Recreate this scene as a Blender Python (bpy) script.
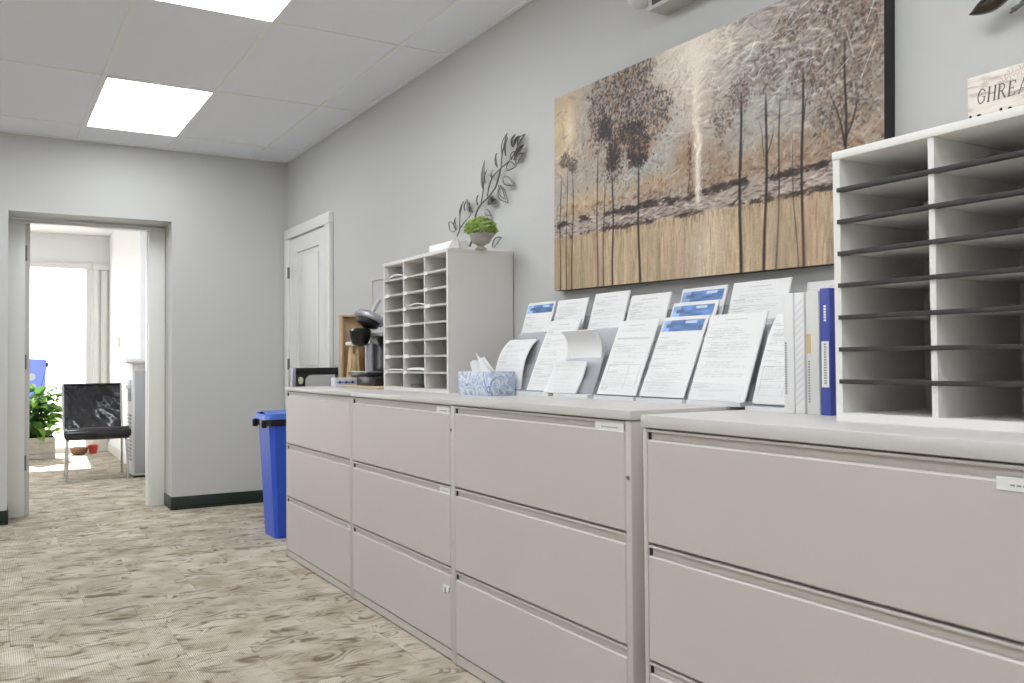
import bpy, bmesh, math, random
import numpy as np
from mathutils import Vector, Matrix

for o in list(bpy.data.objects): bpy.data.objects.remove(o)
scene = bpy.context.scene
C = scene.collection
random.seed(7)
rng = np.random.default_rng(5)

# ------------------------------------------------------------------ camera
F_PX, YAW, PITCH, ROLL, CAM_H = 887.77, .5355, .0212, -.0071, 1.118
FW = Vector((math.sin(YAW)*math.cos(PITCH), math.cos(YAW)*math.cos(PITCH), math.sin(PITCH)))
rt = Vector((math.cos(YAW), -math.sin(YAW), 0)); up0 = rt.cross(FW)
RT = rt*math.cos(ROLL) + up0*math.sin(ROLL); UP = up0*math.cos(ROLL) - rt*math.sin(ROLL)
EYE = Vector((0, 0, CAM_H))
cam = bpy.data.cameras.new('camera'); camo = bpy.data.objects.new('camera', cam); C.objects.link(camo)
M = Matrix((RT, UP, -FW)).transposed().to_4x4(); M.translation = EYE
camo.matrix_world = M
cam.sensor_width = 36; cam.lens = F_PX/1024*36; cam.clip_start = .05
scene.camera = camo
def on(px, axis, c):
    """point where the photo pixel's ray meets the plane axis=c"""
    d = FW + RT*((px[0]-512)/F_PX) - UP*((px[1]-341.5)/F_PX)
    i = 'xyz'.index(axis); t = (c-EYE[i])/d[i]
    return EYE + d*t

# ------------------------------------------------------------------ light
scene.view_settings.view_transform = 'Standard'
scene.view_settings.look = 'None'
scene.view_settings.gamma = 1
scene.view_settings.use_curve_mapping = False
scene.view_settings.exposure = 0.35
LAMP = 6.7
w = bpy.data.worlds.new('sky'); scene.world = w; w.use_nodes = True
bg = w.node_tree.nodes['Background']; bg.inputs[0].default_value = (.93, .96, 1, 1); bg.inputs[1].default_value = 3.0
sun = bpy.data.lights.new('sun', 'SUN'); sun.energy = 11; sun.angle = .01; sun.color = (1, .96, .9)
suno = bpy.data.objects.new('sun', sun); C.objects.link(suno)
suno.rotation_euler = Vector((-.06, -1, -1.12)).to_track_quat('-Z', 'Y').to_euler()
suno.location = (3, 20, 12)

# ------------------------------------------------------------------ dimensions (metres)
W, D, H = 2.115, 7.1376, 2.7435
XL, YB = -4.7, -5.3          # left wall, wall behind the camera
YF = 7.43                    # door frame plane in the thick end wall
YR = 7.53                    # back face of the end wall
Y2, X2, XJ = 12.4, 1.36, 1.62  # next room: far wall, right wall, jog

# ------------------------------------------------------------------ materials
MATS = {}
def srgb(r, g, b):
    f = lambda c: ((c/255)/12.92 if c/255 <= .04045 else ((c/255+.055)/1.055)**2.4)
    return (f(r), f(g), f(b), 1)
def mat(name, col, rough=.5, metal=0, bump=0, bscale=200, noise=0, nscale=6, coat=0, alpha=1, emit=None, estr=0, spec=.5, trans=0):
    m = bpy.data.materials.new(name); m.use_nodes = True; MATS[name] = m
    nt = m.node_tree; b = nt.nodes['Principled BSDF']
    b.inputs['Base Color'].default_value = col; b.inputs['Roughness'].default_value = rough
    b.inputs['Metallic'].default_value = metal; b.inputs['Coat Weight'].default_value = coat
    b.inputs['Alpha'].default_value = alpha; b.inputs['Specular IOR Level'].default_value = spec
    b.inputs['Transmission Weight'].default_value = trans
    if emit: b.inputs['Emission Color'].default_value = emit; b.inputs['Emission Strength'].default_value = estr
    tc = nt.nodes.new('ShaderNodeTexCoord')
    if noise:
        n = nt.nodes.new('ShaderNodeTexNoise'); n.inputs['Scale'].default_value = nscale; n.inputs['Detail'].default_value = 5
        nt.links.new(tc.outputs['Object'], n.inputs['Vector'])
        r = nt.nodes.new('ShaderNodeMix'); r.data_type = 'RGBA'; r.blend_type = 'MULTIPLY'; r.inputs[0].default_value = noise
        r.inputs[6].default_value = col
        cr = nt.nodes.new('ShaderNodeValToRGB'); cr.color_ramp.elements[0].position = .3; cr.color_ramp.elements[1].position = .7
        cr.color_ramp.elements[0].color = (.45, .45, .45, 1); cr.color_ramp.elements[1].color = (1, 1, 1, 1)
        nt.links.new(n.outputs['Fac'], cr.inputs[0]); nt.links.new(cr.outputs[0], r.inputs[7]); nt.links.new(r.outputs[2], b.inputs['Base Color'])
    if bump:
        n2 = nt.nodes.new('ShaderNodeTexNoise'); n2.inputs['Scale'].default_value = bscale; n2.inputs['Detail'].default_value = 3
        nt.links.new(tc.outputs['Object'], n2.inputs['Vector'])
        bp = nt.nodes.new('ShaderNodeBump'); bp.inputs['Strength'].default_value = bump; bp.inputs['Distance'].default_value = .002
        nt.links.new(n2.outputs['Fac'], bp.inputs['Height']); nt.links.new(bp.outputs[0], b.inputs['Normal'])
    return m
def vcol_mat(name, rough=.6, bump=0):
    m = bpy.data.materials.new(name); m.use_nodes = True; nt = m.node_tree; b = nt.nodes['Principled BSDF']
    a = nt.nodes.new('ShaderNodeAttribute'); a.attribute_name = 'Col'
    nt.links.new(a.outputs['Color'], b.inputs['Base Color']); b.inputs['Roughness'].default_value = rough
    if bump:
        tc = nt.nodes.new('ShaderNodeTexCoord'); n2 = nt.nodes.new('ShaderNodeTexNoise'); n2.inputs['Scale'].default_value = 60; n2.inputs['Detail'].default_value = 6
        nt.links.new(tc.outputs['Object'], n2.inputs['Vector'])
        bp = nt.nodes.new('ShaderNodeBump'); bp.inputs['Strength'].default_value = bump; bp.inputs['Distance'].default_value = .004
        nt.links.new(n2.outputs['Fac'], bp.inputs['Height']); nt.links.new(bp.outputs[0], b.inputs['Normal'])
    return m
m_wall = mat('wall_paint', srgb(203, 203, 201), .55, bump=.15, bscale=300)
m_white = mat('white_trim_paint', srgb(236, 236, 232), .35)
m_wallw = mat('white_wall_paint', srgb(240, 240, 242), .5, bump=.1, bscale=300)
m_base = mat('dark_rubber_base', srgb(28, 44, 38), .35)
m_tile = mat('ceiling_tile', srgb(244, 247, 255), .9, bump=.4, bscale=260, noise=.05, nscale=150)
m_tee = mat('ceiling_grid_metal', srgb(244, 245, 248), .5)
m_cab = mat('cabinet_metal', srgb(204, 197, 193), .46, bump=.06, bscale=500, noise=.03, nscale=3)
m_lid = mat('cabinet_lid_metal', srgb(210, 206, 203), .36, bump=.05, bscale=500)
m_dark = mat('dark_gap', srgb(40, 36, 34), .6)
m_lock = mat('lock_steel', srgb(150, 148, 145), .3, metal=.9)
m_label = mat('label_card', srgb(238, 238, 234), .5)
m_print = mat('label_print', srgb(158, 158, 162), .6)
m_sorter = mat('sorter_laminate', srgb(226, 222, 218), .5, noise=.04, nscale=8)
m_sorter2 = mat('sorter_laminate_light', srgb(238, 236, 232), .5, noise=.04, nscale=8)
m_shelfedge = mat('sorter_dark_edge', srgb(54, 53, 52), .5)
m_hardboard = mat('sorter_shelf_board', srgb(198, 194, 189), .6)
m_black = mat('black_plastic', srgb(22, 21, 22), .28)
m_canvasedge = mat('painting_edge_black', srgb(26, 27, 28), .5)
m_silver = mat('silver_plastic', srgb(190, 190, 198), .25, metal=.6)
m_chrome = mat('chrome', srgb(200, 200, 205), .12, metal=1)
m_leather = mat('black_leather', srgb(30, 30, 36), .12, bump=.5, bscale=9, coat=.3)
m_blue = mat('blue_bin_plastic', srgb(54, 94, 212), .4, bump=.08, bscale=150)
m_bluelid = mat('blue_bin_lid_plastic', srgb(78, 118, 216), .35)
m_paper = mat('paper_white', srgb(242, 242, 242), .7)
m_envelope = mat('paper_cream', srgb(228, 226, 222), .7)
m_tissue = mat('tissue_white', srgb(246, 246, 244), .85)
m_acrylic = mat('smoky_acrylic', srgb(214, 214, 222), .12, alpha=.42)
m_frost = mat('frosted_acrylic', srgb(228, 229, 232), .3)
m_clear = mat('clear_acrylic', srgb(236, 238, 242), .05, alpha=.07)
m_wood = mat('pale_wood', srgb(200, 170, 130), .55, noise=.35, nscale=14)
m_woodl = mat('light_turned_wood', srgb(226, 196, 150), .5, noise=.2, nscale=14)
m_board = mat('tan_board', srgb(212, 190, 155), .55, noise=.2, nscale=10)
m_grey = mat('pale_grey_plastic', srgb(205, 203, 198), .45)
m_greenball = mat('pale_green', srgb(205, 212, 170), .5)
m_wire = mat('dark_wrought_metal', srgb(112, 110, 108), .32, metal=.8)
m_leafmetal = mat('brushed_leaf_metal', srgb(186, 184, 180), .5, metal=.5, noise=.4, nscale=20)
m_leafdark = mat('bronze_leaf_metal', srgb(92, 84, 76), .3, metal=.9, noise=.7, nscale=40)
m_urn = mat('stone_urn', srgb(176, 170, 160), .75, noise=.3, nscale=40)
m_leaf = mat('spring_green_leaf', srgb(166, 194, 98), .5, noise=.5, nscale=60)
m_lily = mat('lily_leaf', srgb(100, 146, 78), .35, noise=.45, nscale=9)
m_lilyl = mat('lily_leaf_light', srgb(160, 200, 100), .35, noise=.3, nscale=9)
m_basket = mat('whitewashed_basket', srgb(206, 200, 190), .7, noise=.25, nscale=20)
m_soil = mat('soil', srgb(60, 45, 34), .9)
m_terra = mat('brown_pot', srgb(140, 104, 84), .7)
m_red = mat('red_pot', srgb(200, 60, 46), .5)
m_banner = mat('blue_banner', srgb(160, 172, 232), .5)
m_cool = mat('cooler_grey_panel', srgb(176, 177, 182), .4)
m_coolw = mat('cooler_white_plastic', srgb(230, 230, 230), .4)
m_hinge = mat('hinge_steel', srgb(120, 120, 122), .35, metal=.8)
m_glass = mat('window_glass', (1, 1, 1, 1), .0, alpha=.06)
m_frame = mat('window_frame_white', srgb(235, 235, 236), .4)
m_pave = mat('pavement', srgb(196, 194, 188), .8, noise=.1, nscale=4)
m_diff = mat('light_diffuser', (.9, .9, .9, 1), .5, emit=(.935, .97, 1.0, 1), estr=LAMP)
m_emerg = mat('emergency_housing', srgb(200, 200, 198), .45)
m_binderw = mat('white_binder', srgb(236, 236, 236), .35)
m_binderg = mat('grey_white_binder', srgb(222, 222, 220), .35)
m_binderb = mat('blue_binder', srgb(72, 84, 170), .4)
m_gold = mat('gold_label', srgb(212, 190, 130), .5)
m_signtext = mat('sign_lettering', srgb(105, 100, 92), .7)
m_signdark = mat('sign_dark_print', srgb(40, 38, 36), .7)
def translucent(m, fac):
    nt = m.node_tree; out = nt.nodes['Material Output']; b = nt.nodes['Principled BSDF']
    tr = nt.nodes.new('ShaderNodeBsdfTranslucent'); mx = nt.nodes.new('ShaderNodeMixShader'); mx.inputs[0].default_value = fac
    src = b.inputs['Base Color']
    if src.links: nt.links.new(src.links[0].from_socket, tr.inputs[0])
    else: tr.inputs[0].default_value = src.default_value
    nt.links.new(b.outputs[0], mx.inputs[1]); nt.links.new(tr.outputs[0], mx.inputs[2]); nt.links.new(mx.outputs[0], out.inputs[0])
for m_ in (m_lily, m_lilyl, m_banner): translucent(m_, .45)
m_sheet = vcol_mat('printed_sheet', .6)
m_art = vcol_mat('painted_canvas', .5, .5)

# whitewashed wood for the sign, marbled card for the tissue box
def ramp_mat(name, scale, stops, rough=.6, stretch=(1, 1, 1), distortion=0, detail=6):
    m = bpy.data.materials.new(name); m.use_nodes = True; nt = m.node_tree; b = nt.nodes['Principled BSDF']
    tc = nt.nodes.new('ShaderNodeTexCoord'); mp = nt.nodes.new('ShaderNodeMapping'); mp.inputs['Scale'].default_value = stretch
    n = nt.nodes.new('ShaderNodeTexNoise'); n.inputs['Scale'].default_value = scale; n.inputs['Detail'].default_value = detail; n.inputs['Distortion'].default_value = distortion
    cr = nt.nodes.new('ShaderNodeValToRGB')
    el = cr.color_ramp.elements
    el[0].position, el[0].color = stops[0]; el[1].position, el[1].color = stops[-1]
    for p, c in stops[1:-1]: e = el.new(p); e.color = c
    nt.links.new(tc.outputs['Object'], mp.inputs[0]); nt.links.new(mp.outputs[0], n.inputs['Vector']); nt.links.new(n.outputs['Fac'], cr.inputs[0])
    nt.links.new(cr.outputs[0], b.inputs['Base Color']); b.inputs['Roughness'].default_value = rough
    return m
m_signwood = ramp_mat('whitewashed_wood', 14, [(.3, srgb(176, 158, 150)), (.45, srgb(222, 212, 202)), (.7, srgb(236, 228, 220))], .7, (1, 1, 6), .4)
m_marble = ramp_mat('blue_marbled_card', 14, [(.3, srgb(120, 140, 180)), (.43, srgb(196, 208, 228)), (.5, srgb(232, 236, 244)), (.56, srgb(168, 186, 216)), (.72, srgb(208, 218, 236))], .5, (1, 1, 1), 2.2)

# carpet: beige loop pile with brown leaf swirls, every tile with its own offset and turn
def carpet():
    m = bpy.data.materials.new('leaf_swirl_carpet'); m.use_nodes = True; nt = m.node_tree; L = nt.links; b = nt.nodes['Principled BSDF']
    N = nt.nodes.new
    tc = N('ShaderNodeTexCoord'); oi = N('ShaderNodeObjectInfo')
    mul = N('ShaderNodeMath'); mul.operation = 'MULTIPLY'; mul.inputs[1].default_value = 2
    fl = N('ShaderNodeMath'); fl.operation = 'FLOOR'
    ang = N('ShaderNodeMath'); ang.operation = 'MULTIPLY'; ang.inputs[1].default_value = math.pi
    L.new(oi.outputs['Random'], mul.inputs[0]); L.new(mul.outputs[0], fl.inputs[0]); L.new(fl.outputs[0], ang.inputs[0])
    vr = N('ShaderNodeVectorRotate'); vr.rotation_type = 'Z_AXIS'; L.new(tc.outputs['Object'], vr.inputs['Vector']); L.new(ang.outputs[0], vr.inputs['Angle'])
    off = N('ShaderNodeVectorMath'); off.operation = 'SCALE'; L.new(oi.outputs['Location'], off.inputs[0]); off.inputs['Scale'].default_value = 1.0
    add = N('ShaderNodeVectorMath'); add.operation = 'ADD'; L.new(vr.outputs[0], add.inputs[0]); L.new(off.outputs[0], add.inputs[1])
    # leaf swirls: contour lines of warped noise give curling strokes, cut up by a patch mask
    def swirl(sc, width, seed, stretch, rot, dist):
        mp = N('ShaderNodeMapping'); mp.inputs['Rotation'].default_value = (0, 0, rot); mp.inputs['Location'].default_value = (seed, seed*1.7, seed*.3); mp.inputs['Scale'].default_value = stretch
        L.new(add.outputs[0], mp.inputs[0])
        nz = N('ShaderNodeTexNoise'); nz.inputs['Scale'].default_value = sc; nz.inputs['Detail'].default_value = 1.2; nz.inputs['Roughness'].default_value = .4; nz.inputs['Distortion'].default_value = dist
        L.new(mp.outputs[0], nz.inputs['Vector'])
        k = N('ShaderNodeMath'); k.operation = 'MULTIPLY'; k.inputs[1].default_value = 9; L.new(nz.outputs['Fac'], k.inputs[0])
        pp = N('ShaderNodeMath'); pp.operation = 'PINGPONG'; pp.inputs[1].default_value = .5; L.new(k.outputs[0], pp.inputs[0])
        mk = N('ShaderNodeTexNoise'); mk.inputs['Scale'].default_value = sc*1.5; mk.inputs['Detail'].default_value = 2; L.new(mp.outputs[0], mk.inputs['Vector'])
        wd = N('ShaderNodeMath'); wd.operation = 'MULTIPLY_ADD'; wd.inputs[1].default_value = width*6; wd.inputs[2].default_value = -width*2.6; L.new(mk.outputs['Fac'], wd.inputs[0])
        df = N('ShaderNodeMath'); df.operation = 'SUBTRACT'; L.new(wd.outputs[0], df.inputs[0]); L.new(pp.outputs[0], df.inputs[1])
        mr = N('ShaderNodeMapRange'); mr.inputs['From Min'].default_value = -.03; mr.inputs['From Max'].default_value = .30; L.new(df.outputs[0], mr.inputs['Value'])
        return mr.outputs[0]
    s1 = swirl(3.0, .25, 0, (1, 2.0, 1), .25, .5); s2 = swirl(4.6, .22, 3.3, (1, 1.9, 1), -.45, .6)
    mx = N('ShaderNodeMath'); mx.operation = 'MAXIMUM'; L.new(s1, mx.inputs[0]); L.new(s2, mx.inputs[1])
    big = N('ShaderNodeTexNoise'); big.inputs['Scale'].default_value = 5; big.inputs['Detail'].default_value = 4; L.new(add.outputs[0], big.inputs['Vector'])
    base = N('ShaderNodeValToRGB'); base.color_ramp.elements[0].position = .35; base.color_ramp.elements[1].position = .65
    base.color_ramp.elements[0].color = srgb(176, 164, 144); base.color_ramp.elements[1].color = srgb(216, 208, 194)
    L.new(big.outputs['Fac'], base.inputs[0])
    # loop ribs
    rib = N('ShaderNodeTexWave'); rib.wave_type = 'BANDS'; rib.bands_direction = 'X'; rib.inputs['Scale'].default_value = 42; rib.inputs['Distortion'].default_value = .6
    L.new(add.outputs[0], rib.inputs['Vector'])
    fine = N('ShaderNodeTexNoise'); fine.inputs['Scale'].default_value = 160; L.new(add.outputs[0], fine.inputs['Vector'])
    rf = N('ShaderNodeMath'); rf.operation = 'MULTIPLY'; L.new(rib.outputs['Fac'], rf.inputs[0]); L.new(fine.outputs['Fac'], rf.inputs[1])
    m1 = N('ShaderNodeMix'); m1.data_type = 'RGBA'; L.new(rf.outputs[0], m1.inputs[0]); L.new(base.outputs[0], m1.inputs[6]); m1.inputs[7].default_value = srgb(150, 140, 124)
    fac = N('ShaderNodeMath'); fac.operation = 'MULTIPLY'; fac.inputs[1].default_value = .85; L.new(mx.outputs[0], fac.inputs[0])
    m2 = N('ShaderNodeMix'); m2.data_type = 'RGBA'; L.new(fac.outputs[0], m2.inputs[0]); L.new(m1.outputs[2], m2.inputs[6]); m2.inputs[7].default_value = srgb(110, 94, 76)
    tv = N('ShaderNodeMapRange'); tv.inputs['To Min'].default_value = .90; tv.inputs['To Max'].default_value = 1.04; L.new(oi.outputs['Random'], tv.inputs['Value'])
    sc = N('ShaderNodeVectorMath'); sc.operation = 'SCALE'; L.new(m2.outputs[2], sc.inputs[0]); L.new(tv.outputs[0], sc.inputs['Scale'])
    L.new(sc.outputs[0], b.inputs['Base Color']); b.inputs['Roughness'].default_value = .95; b.inputs['Specular IOR Level'].default_value = .15
    bp = N('ShaderNodeBump'); bp.inputs['Strength'].default_value = .5; bp.inputs['Distance'].default_value = .003
    L.new(rf.outputs[0], bp.inputs['Height']); L.new(bp.outputs[0], b.inputs['Normal'])
    return m
m_carpet = carpet()

# ------------------------------------------------------------------ builders
WO = {}                       # world offset of each built object's origin
class MB:
    def __init__(s): s.bm = bmesh.new()
    def box(s, x0, x1, y0, y1, z0, z1, bev=0, seg=2):
        b2 = bmesh.new(); bmesh.ops.create_cube(b2, size=1)
        for v in b2.verts: v.co = Vector((x0+(v.co.x+.5)*(x1-x0), y0+(v.co.y+.5)*(y1-y0), z0+(v.co.z+.5)*(z1-z0)))
        if bev: bmesh.ops.bevel(b2, geom=b2.edges[:], offset=bev, segments=seg, affect='EDGES', profile=.5)
        s.join(b2); return s
    def join(s, b2):
        me = bpy.data.meshes.new('t'); b2.to_mesh(me); b2.free(); s.bm.from_mesh(me); bpy.data.meshes.remove(me)
    def quad(s, *pts):
        s.bm.faces.new([s.bm.verts.new(p) for p in pts]); return s
    def tube(s, path, r, n=8, caps=True, flat=1):
        path = [Vector(p) for p in path]; rs = r if isinstance(r, (list, tuple)) else [r]*len(path)
        rings = []; prev = None
        for i, p in enumerate(path):
            a = path[max(i-1, 0)]; b = path[min(i+1, len(path)-1)]
            t = (b-a).normalized()
            ref = prev if prev is not None else (Vector((0, 0, 1)) if abs(t.z) < .9 else Vector((1, 0, 0)))
            n1 = (ref - t*ref.dot(t)).normalized(); prev = n1; n2 = t.cross(n1)
            rings.append([s.bm.verts.new(p + (n1*math.cos(k*2*math.pi/n)*flat + n2*math.sin(k*2*math.pi/n))*rs[i]) for k in range(n)])
        for a, b in zip(rings, rings[1:]):
            for k in range(n): s.bm.faces.new((a[k], a[(k+1) % n], b[(k+1) % n], b[k]))
        if caps:
            s.bm.faces.new(rings[0][::-1]); s.bm.faces.new(rings[-1])
        return s
    def lathe(s, prof, n=20, c=(0, 0, 0)):
        rings = [[s.bm.verts.new((c[0]+r*math.cos(k*2*math.pi/n), c[1]+r*math.sin(k*2*math.pi/n), c[2]+z)) for k in range(n)] for r, z in prof]
        for a, b in zip(rings, rings[1:]):
            for k in range(n): s.bm.faces.new((a[k], a[(k+1) % n], b[(k+1) % n], b[k]))
        if prof[0][0] > 1e-5: s.bm.faces.new(rings[0][::-1])
        if prof[-1][0] > 1e-5: s.bm.faces.new(rings[-1])
        return s
    def prism(s, pts, d):
        """polygon pts (3D, planar) pushed along vector d"""
        d = Vector(d); a = [s.bm.verts.new(p) for p in pts]; b = [s.bm.verts.new(Vector(p)+d) for p in pts]
        s.bm.faces.new(a); s.bm.faces.new(b[::-1])
        for i in range(len(a)):
            j = (i+1) % len(a); s.bm.faces.new((a[j], a[i], b[i], b[j]))
        return s
    def grid(s, P):
        vs = [[s.bm.verts.new(p) for p in row] for row in P]
        for a, b in zip(vs, vs[1:]):
            for k in range(len(a)-1): s.bm.faces.new((a[k], a[k+1], b[k+1], b[k]))
        return s
    def mesh(s, name, shift=(0, 0, 0), smooth=True):
        bmesh.ops.recalc_face_normals(s.bm, faces=s.bm.faces[:])
        bmesh.ops.translate(s.bm, vec=-Vector(shift), verts=s.bm.verts[:])
        me = bpy.data.meshes.new(name); s.bm.to_mesh(me); s.bm.free()
        if smooth:
            for p in me.polygons: p.use_smooth = True
            me.set_sharp_from_angle(angle=math.radians(35))
        return me
    def build(s, name, m, parent=None, local=False, smooth=True):
        if parent is None:
            lo = [min(v.co[i] for v in s.bm.verts) for i in range(3)]; hi = [max(v.co[i] for v in s.bm.verts) for i in range(3)]
            base = Vector(((lo[0]+hi[0])/2, (lo[1]+hi[1])/2, lo[2]))
            me = s.mesh(name, base, smooth)
        else:
            base = WO[parent.name]; me = s.mesh(name, (0, 0, 0) if local else base, smooth)
        me.materials.append(m)
        o = bpy.data.objects.new(name, me); C.objects.link(o)
        if parent is None: o.location = base
        else: o.parent = parent
        WO[o.name] = base
        return o
def box(*a, **k): return MB().box(*a, **k)
def tag(o, label, cat, group=None, kind=None):
    o['label'] = label; o['category'] = cat
    if group: o['group'] = group
    if kind: o['kind'] = kind
    return o
def thing(name, label, cat, loc, group=None, rotz=0, kind=None):
    o = bpy.data.objects.new(name, None); C.objects.link(o); o.location = loc; o.rotation_euler = (0, 0, rotz)
    o.empty_display_size = .1; WO[o.name] = Vector(loc)
    return tag(o, label, cat, group, kind)
def child_copy(src, parent, loc):
    c = src.copy(); C.objects.link(c); c.parent = parent; c.location = loc; WO[c.name] = WO[parent.name]; return c
S = 'structure'

# ------------------------------------------------------------------ floor: carpet tiles
fl = box(XL-.1, W+.1, YB-.1, Y2+.15, -.12, -.006).build('floor', m_pave); tag(fl, 'patterned beige carpet tile floor running into the next room', 'floor', kind=S)
T = .5
tile_me = None; X0 = .17-.5*3; cnt = 0
for iy in range(31):
    off = (.17, .09, .40)[iy % 3]
    for ix in range(-3, 6):
        xa, ya = off+ix*T, -2.45+iy*T
        xa2, ya2 = min(xa+T, W), min(ya+T, Y2)
        xa1 = max(xa, X0)
        if xa2-xa1 < .02 or ya2-ya < .02: continue
        if ya > YR and xa1 > XJ: continue
        g = .0005
        full = abs(xa2-xa1-T) < 1e-6 and abs(ya2-ya-T) < 1e-6
        cx, cy = (xa1+xa2)/2, (ya+ya2)/2
        if full and tile_me: me = tile_me
        else:
            hx, hy = (xa2-xa1)/2-g, (ya2-ya)/2-g
            me = MB().box(-hx, hx, -hy, hy, 0, .006).mesh('carpet_tile', smooth=False); me.materials.append(m_carpet)
            if full: tile_me = me
        o = bpy.data.objects.new('carpet_tile', me); C.objects.link(o); o.parent = fl; cnt += 1
        o.location = Vector((cx, cy, -.006)) - WO['floor']
# plain backing carpet for the unseen corners
b = MB(); b.box(XL, X0, YB, Y2, -.006, -.0005); b.box(X0, W, YB, -2.45, -.006, -.0005); b.box(XJ-.25, W, YR+.5, Y2, -.006, -.001)
b.build('carpet_border', m_carpet, fl)

# ------------------------------------------------------------------ walls
wr = box(W, W+.12, YB-.1, YR, 0, H+.1).build('wall_right', m_wall); tag(wr, 'long pale grey wall behind the filing cabinets', 'wall', kind=S)
OX0, OX1, OZ = .135, 1.2214, 2.196
we = MB(); we.box(XL, OX0, D, YR, 0, H+.1); we.box(OX1, W, D, YR, 0, H+.1); we.box(OX0, OX1, D, YR, OZ, H+.1)
we = we.build('wall_end', m_wall, smooth=False); tag(we, 'grey end wall with the open doorway', 'wall', kind=S)
wl = box(XL-.1, XL, YB-.1, YR, 0, H+.1).build('wall_left', m_wall); tag(wl, 'grey wall on the far side of the aisle, out of the picture', 'wall', kind=S)
wb = box(XL, W, YB-.1, YB, 0, H+.1).build('wall_back', m_wall); tag(wb, 'grey wall behind the viewer, out of the picture', 'wall', kind=S)
# next room
wn = box(X2, XJ+.4, 9.75, Y2+.15, 0, H+.1).build('wall_next_room_right', m_wallw); tag(wn, 'white wall with light switch in the room beyond the doorway', 'wall', kind=S)
wn2 = box(XJ, XJ+.4, YR, 9.75, 0, H+.1).build('wall_next_room_recess', m_wallw); tag(wn2, 'white recessed wall behind the water cooler', 'wall', kind=S)
WX0, WX1, WZ = -1.7, 1.146, 2.31
wf = MB(); wf.box(-2.05, WX0, Y2, Y2+.15, 0, H+.1); wf.box(WX1, X2, Y2, Y2+.15, 0, H+.1); wf.box(WX0, WX1, Y2, Y2+.15, WZ+.07, H+.1)
wf = wf.build('wall_next_room_far', m_wallw, smooth=False); tag(wf, 'white far wall around the large window beyond the doorway', 'wall', kind=S)
wnl = box(-2.1, -2.0, YR, Y2+.15, 0, H+.1).build('wall_next_room_left', m_wallw); tag(wnl, 'white left wall of the next room, hidden by the end wall', 'wall', kind=S)
c2 = box(-2.1, XJ+.4, YR, Y2+.15, H, H+.1).build('ceiling_next_room', m_wallw); tag(c2, 'white ceiling of the room beyond the doorway', 'ceiling', kind=S)
nl = thing('ceiling_light', 'added ceiling light panel brightening the next room, unseen above the doorway', 'ceiling light', (.3, 8.7, H-.01), 'recessed ceiling light panels')  # unseen panel, added to brighten the next room
for xx in (-.3, .92): box(xx-.02, xx+.02, 8.1, 9.3, H-.02, H).build('light_frame', m_tee, nl)
for yy in (8.1, 9.26): box(-.28, .90, yy, yy+.04, H-.02, H).build('light_frame', m_tee, nl)
box(-.28, .90, 8.14, 9.26, H-.012, H-.002).build('diffuser', m_diff, nl)
# pilaster trims beside the window
t = MB(); t.box(1.178, 1.232, Y2-.05, Y2-.001, .112, 2.30); t.box(1.264, 1.335, Y2-.03, Y2-.001, .112, 2.30); t.box(1.162, X2-.001, Y2-.06, Y2-.001, 2.302, 2.37)
t = t.build('trim_1', m_white); tag(t, 'white window side trim beside the far window', 'trim', kind=S)
t = MB(); t.box(1.15, X2-.0005, Y2-.012, Y2-.0005, 0, .11); t.box(X2-.012, X2-.0005, 9.76, Y2-.013, 0, .11)
t = t.build('baseboard_next_room', m_white); tag(t, 'white baseboard in the room beyond the doorway', 'baseboard', kind=S)
# window
wi = thing('window_1', 'large bright window filling the far wall beyond the doorway', 'window', ((WX0+WX1)/2, Y2+.06, 0), kind=S)
box(WX0, WX1, Y2-.03, Y2+.1, WZ, WZ+.075, bev=.006).build('head_rail', m_frame, wi)
box(WX0, WX1, Y2+.02, Y2+.1, 0, .07).build('bottom_rail', m_frame, wi)
for xx in (WX0, .22, WX1-.05): box(xx, xx+.05, Y2+.02, Y2+.1, .07, WZ).build('mullion', m_frame, wi)
for xa, xb in ((WX0+.05, .22), (.27, WX1-.05)): box(xa, xb, Y2+.055, Y2+.061, .07, WZ).build('pane', m_glass, wi)
pv = box(-14, 14, Y2+.15, 40, -.12, -.02).build('ground_outside', m_pave); tag(pv, 'pale pavement outside the bright window', 'ground', kind=S)

# baseboards of the aisle
bb = MB()
for xa, xb in ((XL, OX0), (OX1, W)):
    bb.box(xa, xb, D-.007, D, 0, .098, bev=.002); bb.box(xa, xb, D-.016, D-.006, 0, .012)
bb.box(OX1-.007, OX1, D-.007, YF, 0, .098, bev=.002); bb.box(OX0, OX0+.007, D-.007, YF, 0, .098, bev=.002)
bb = bb.build('baseboard_end', m_base); tag(bb, 'dark green rubber baseboard along the end wall', 'baseboard', kind=S)
bb = box(W-.007, W, YB, 6.02, 0, .098, bev=.002).build('baseboard_right', m_base); tag(bb, 'dark rubber baseboard behind the cabinets', 'baseboard', kind=S)

# ------------------------------------------------------------------ ceiling: grid, tiles, light panels
ce = box(XL, W, YB, D, H+.05, H+.09).build('ceiling', m_tile); tag(ce, 'suspended ceiling of large pale tiles in a metal grid', 'ceiling', kind=S)
xs = [XL, -4.31, -3.70, -3.09, -2.48, -1.87, -1.26, -.65, -.04, .572, 1.186, 1.835, W]
ys = [YB, -4.30, -3.08, -1.86, -.64, .58, 1.80, 3.02, 4.205, 5.46, 6.68, D]
LIGHTS = {}
lightlab = {
 (5, 7): 'bright ceiling light panel nearest the end wall', (5, 5): 'bright ceiling light panel cut off by the top edge of the picture',
 (5, 3): 'ceiling light panel above the viewer, out of the picture', (5, 1): 'ceiling light panel behind the viewer on the cabinet side',
 (2, 7): 'ceiling light panel over the left side near the end wall, out of the picture', (2, 5): 'ceiling light panel over the middle of the left side, out of the picture',
 (2, 3): 'ceiling light panel over the left side beside the viewer', (2, 1): 'ceiling light panel behind the viewer on the left side'}
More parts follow.
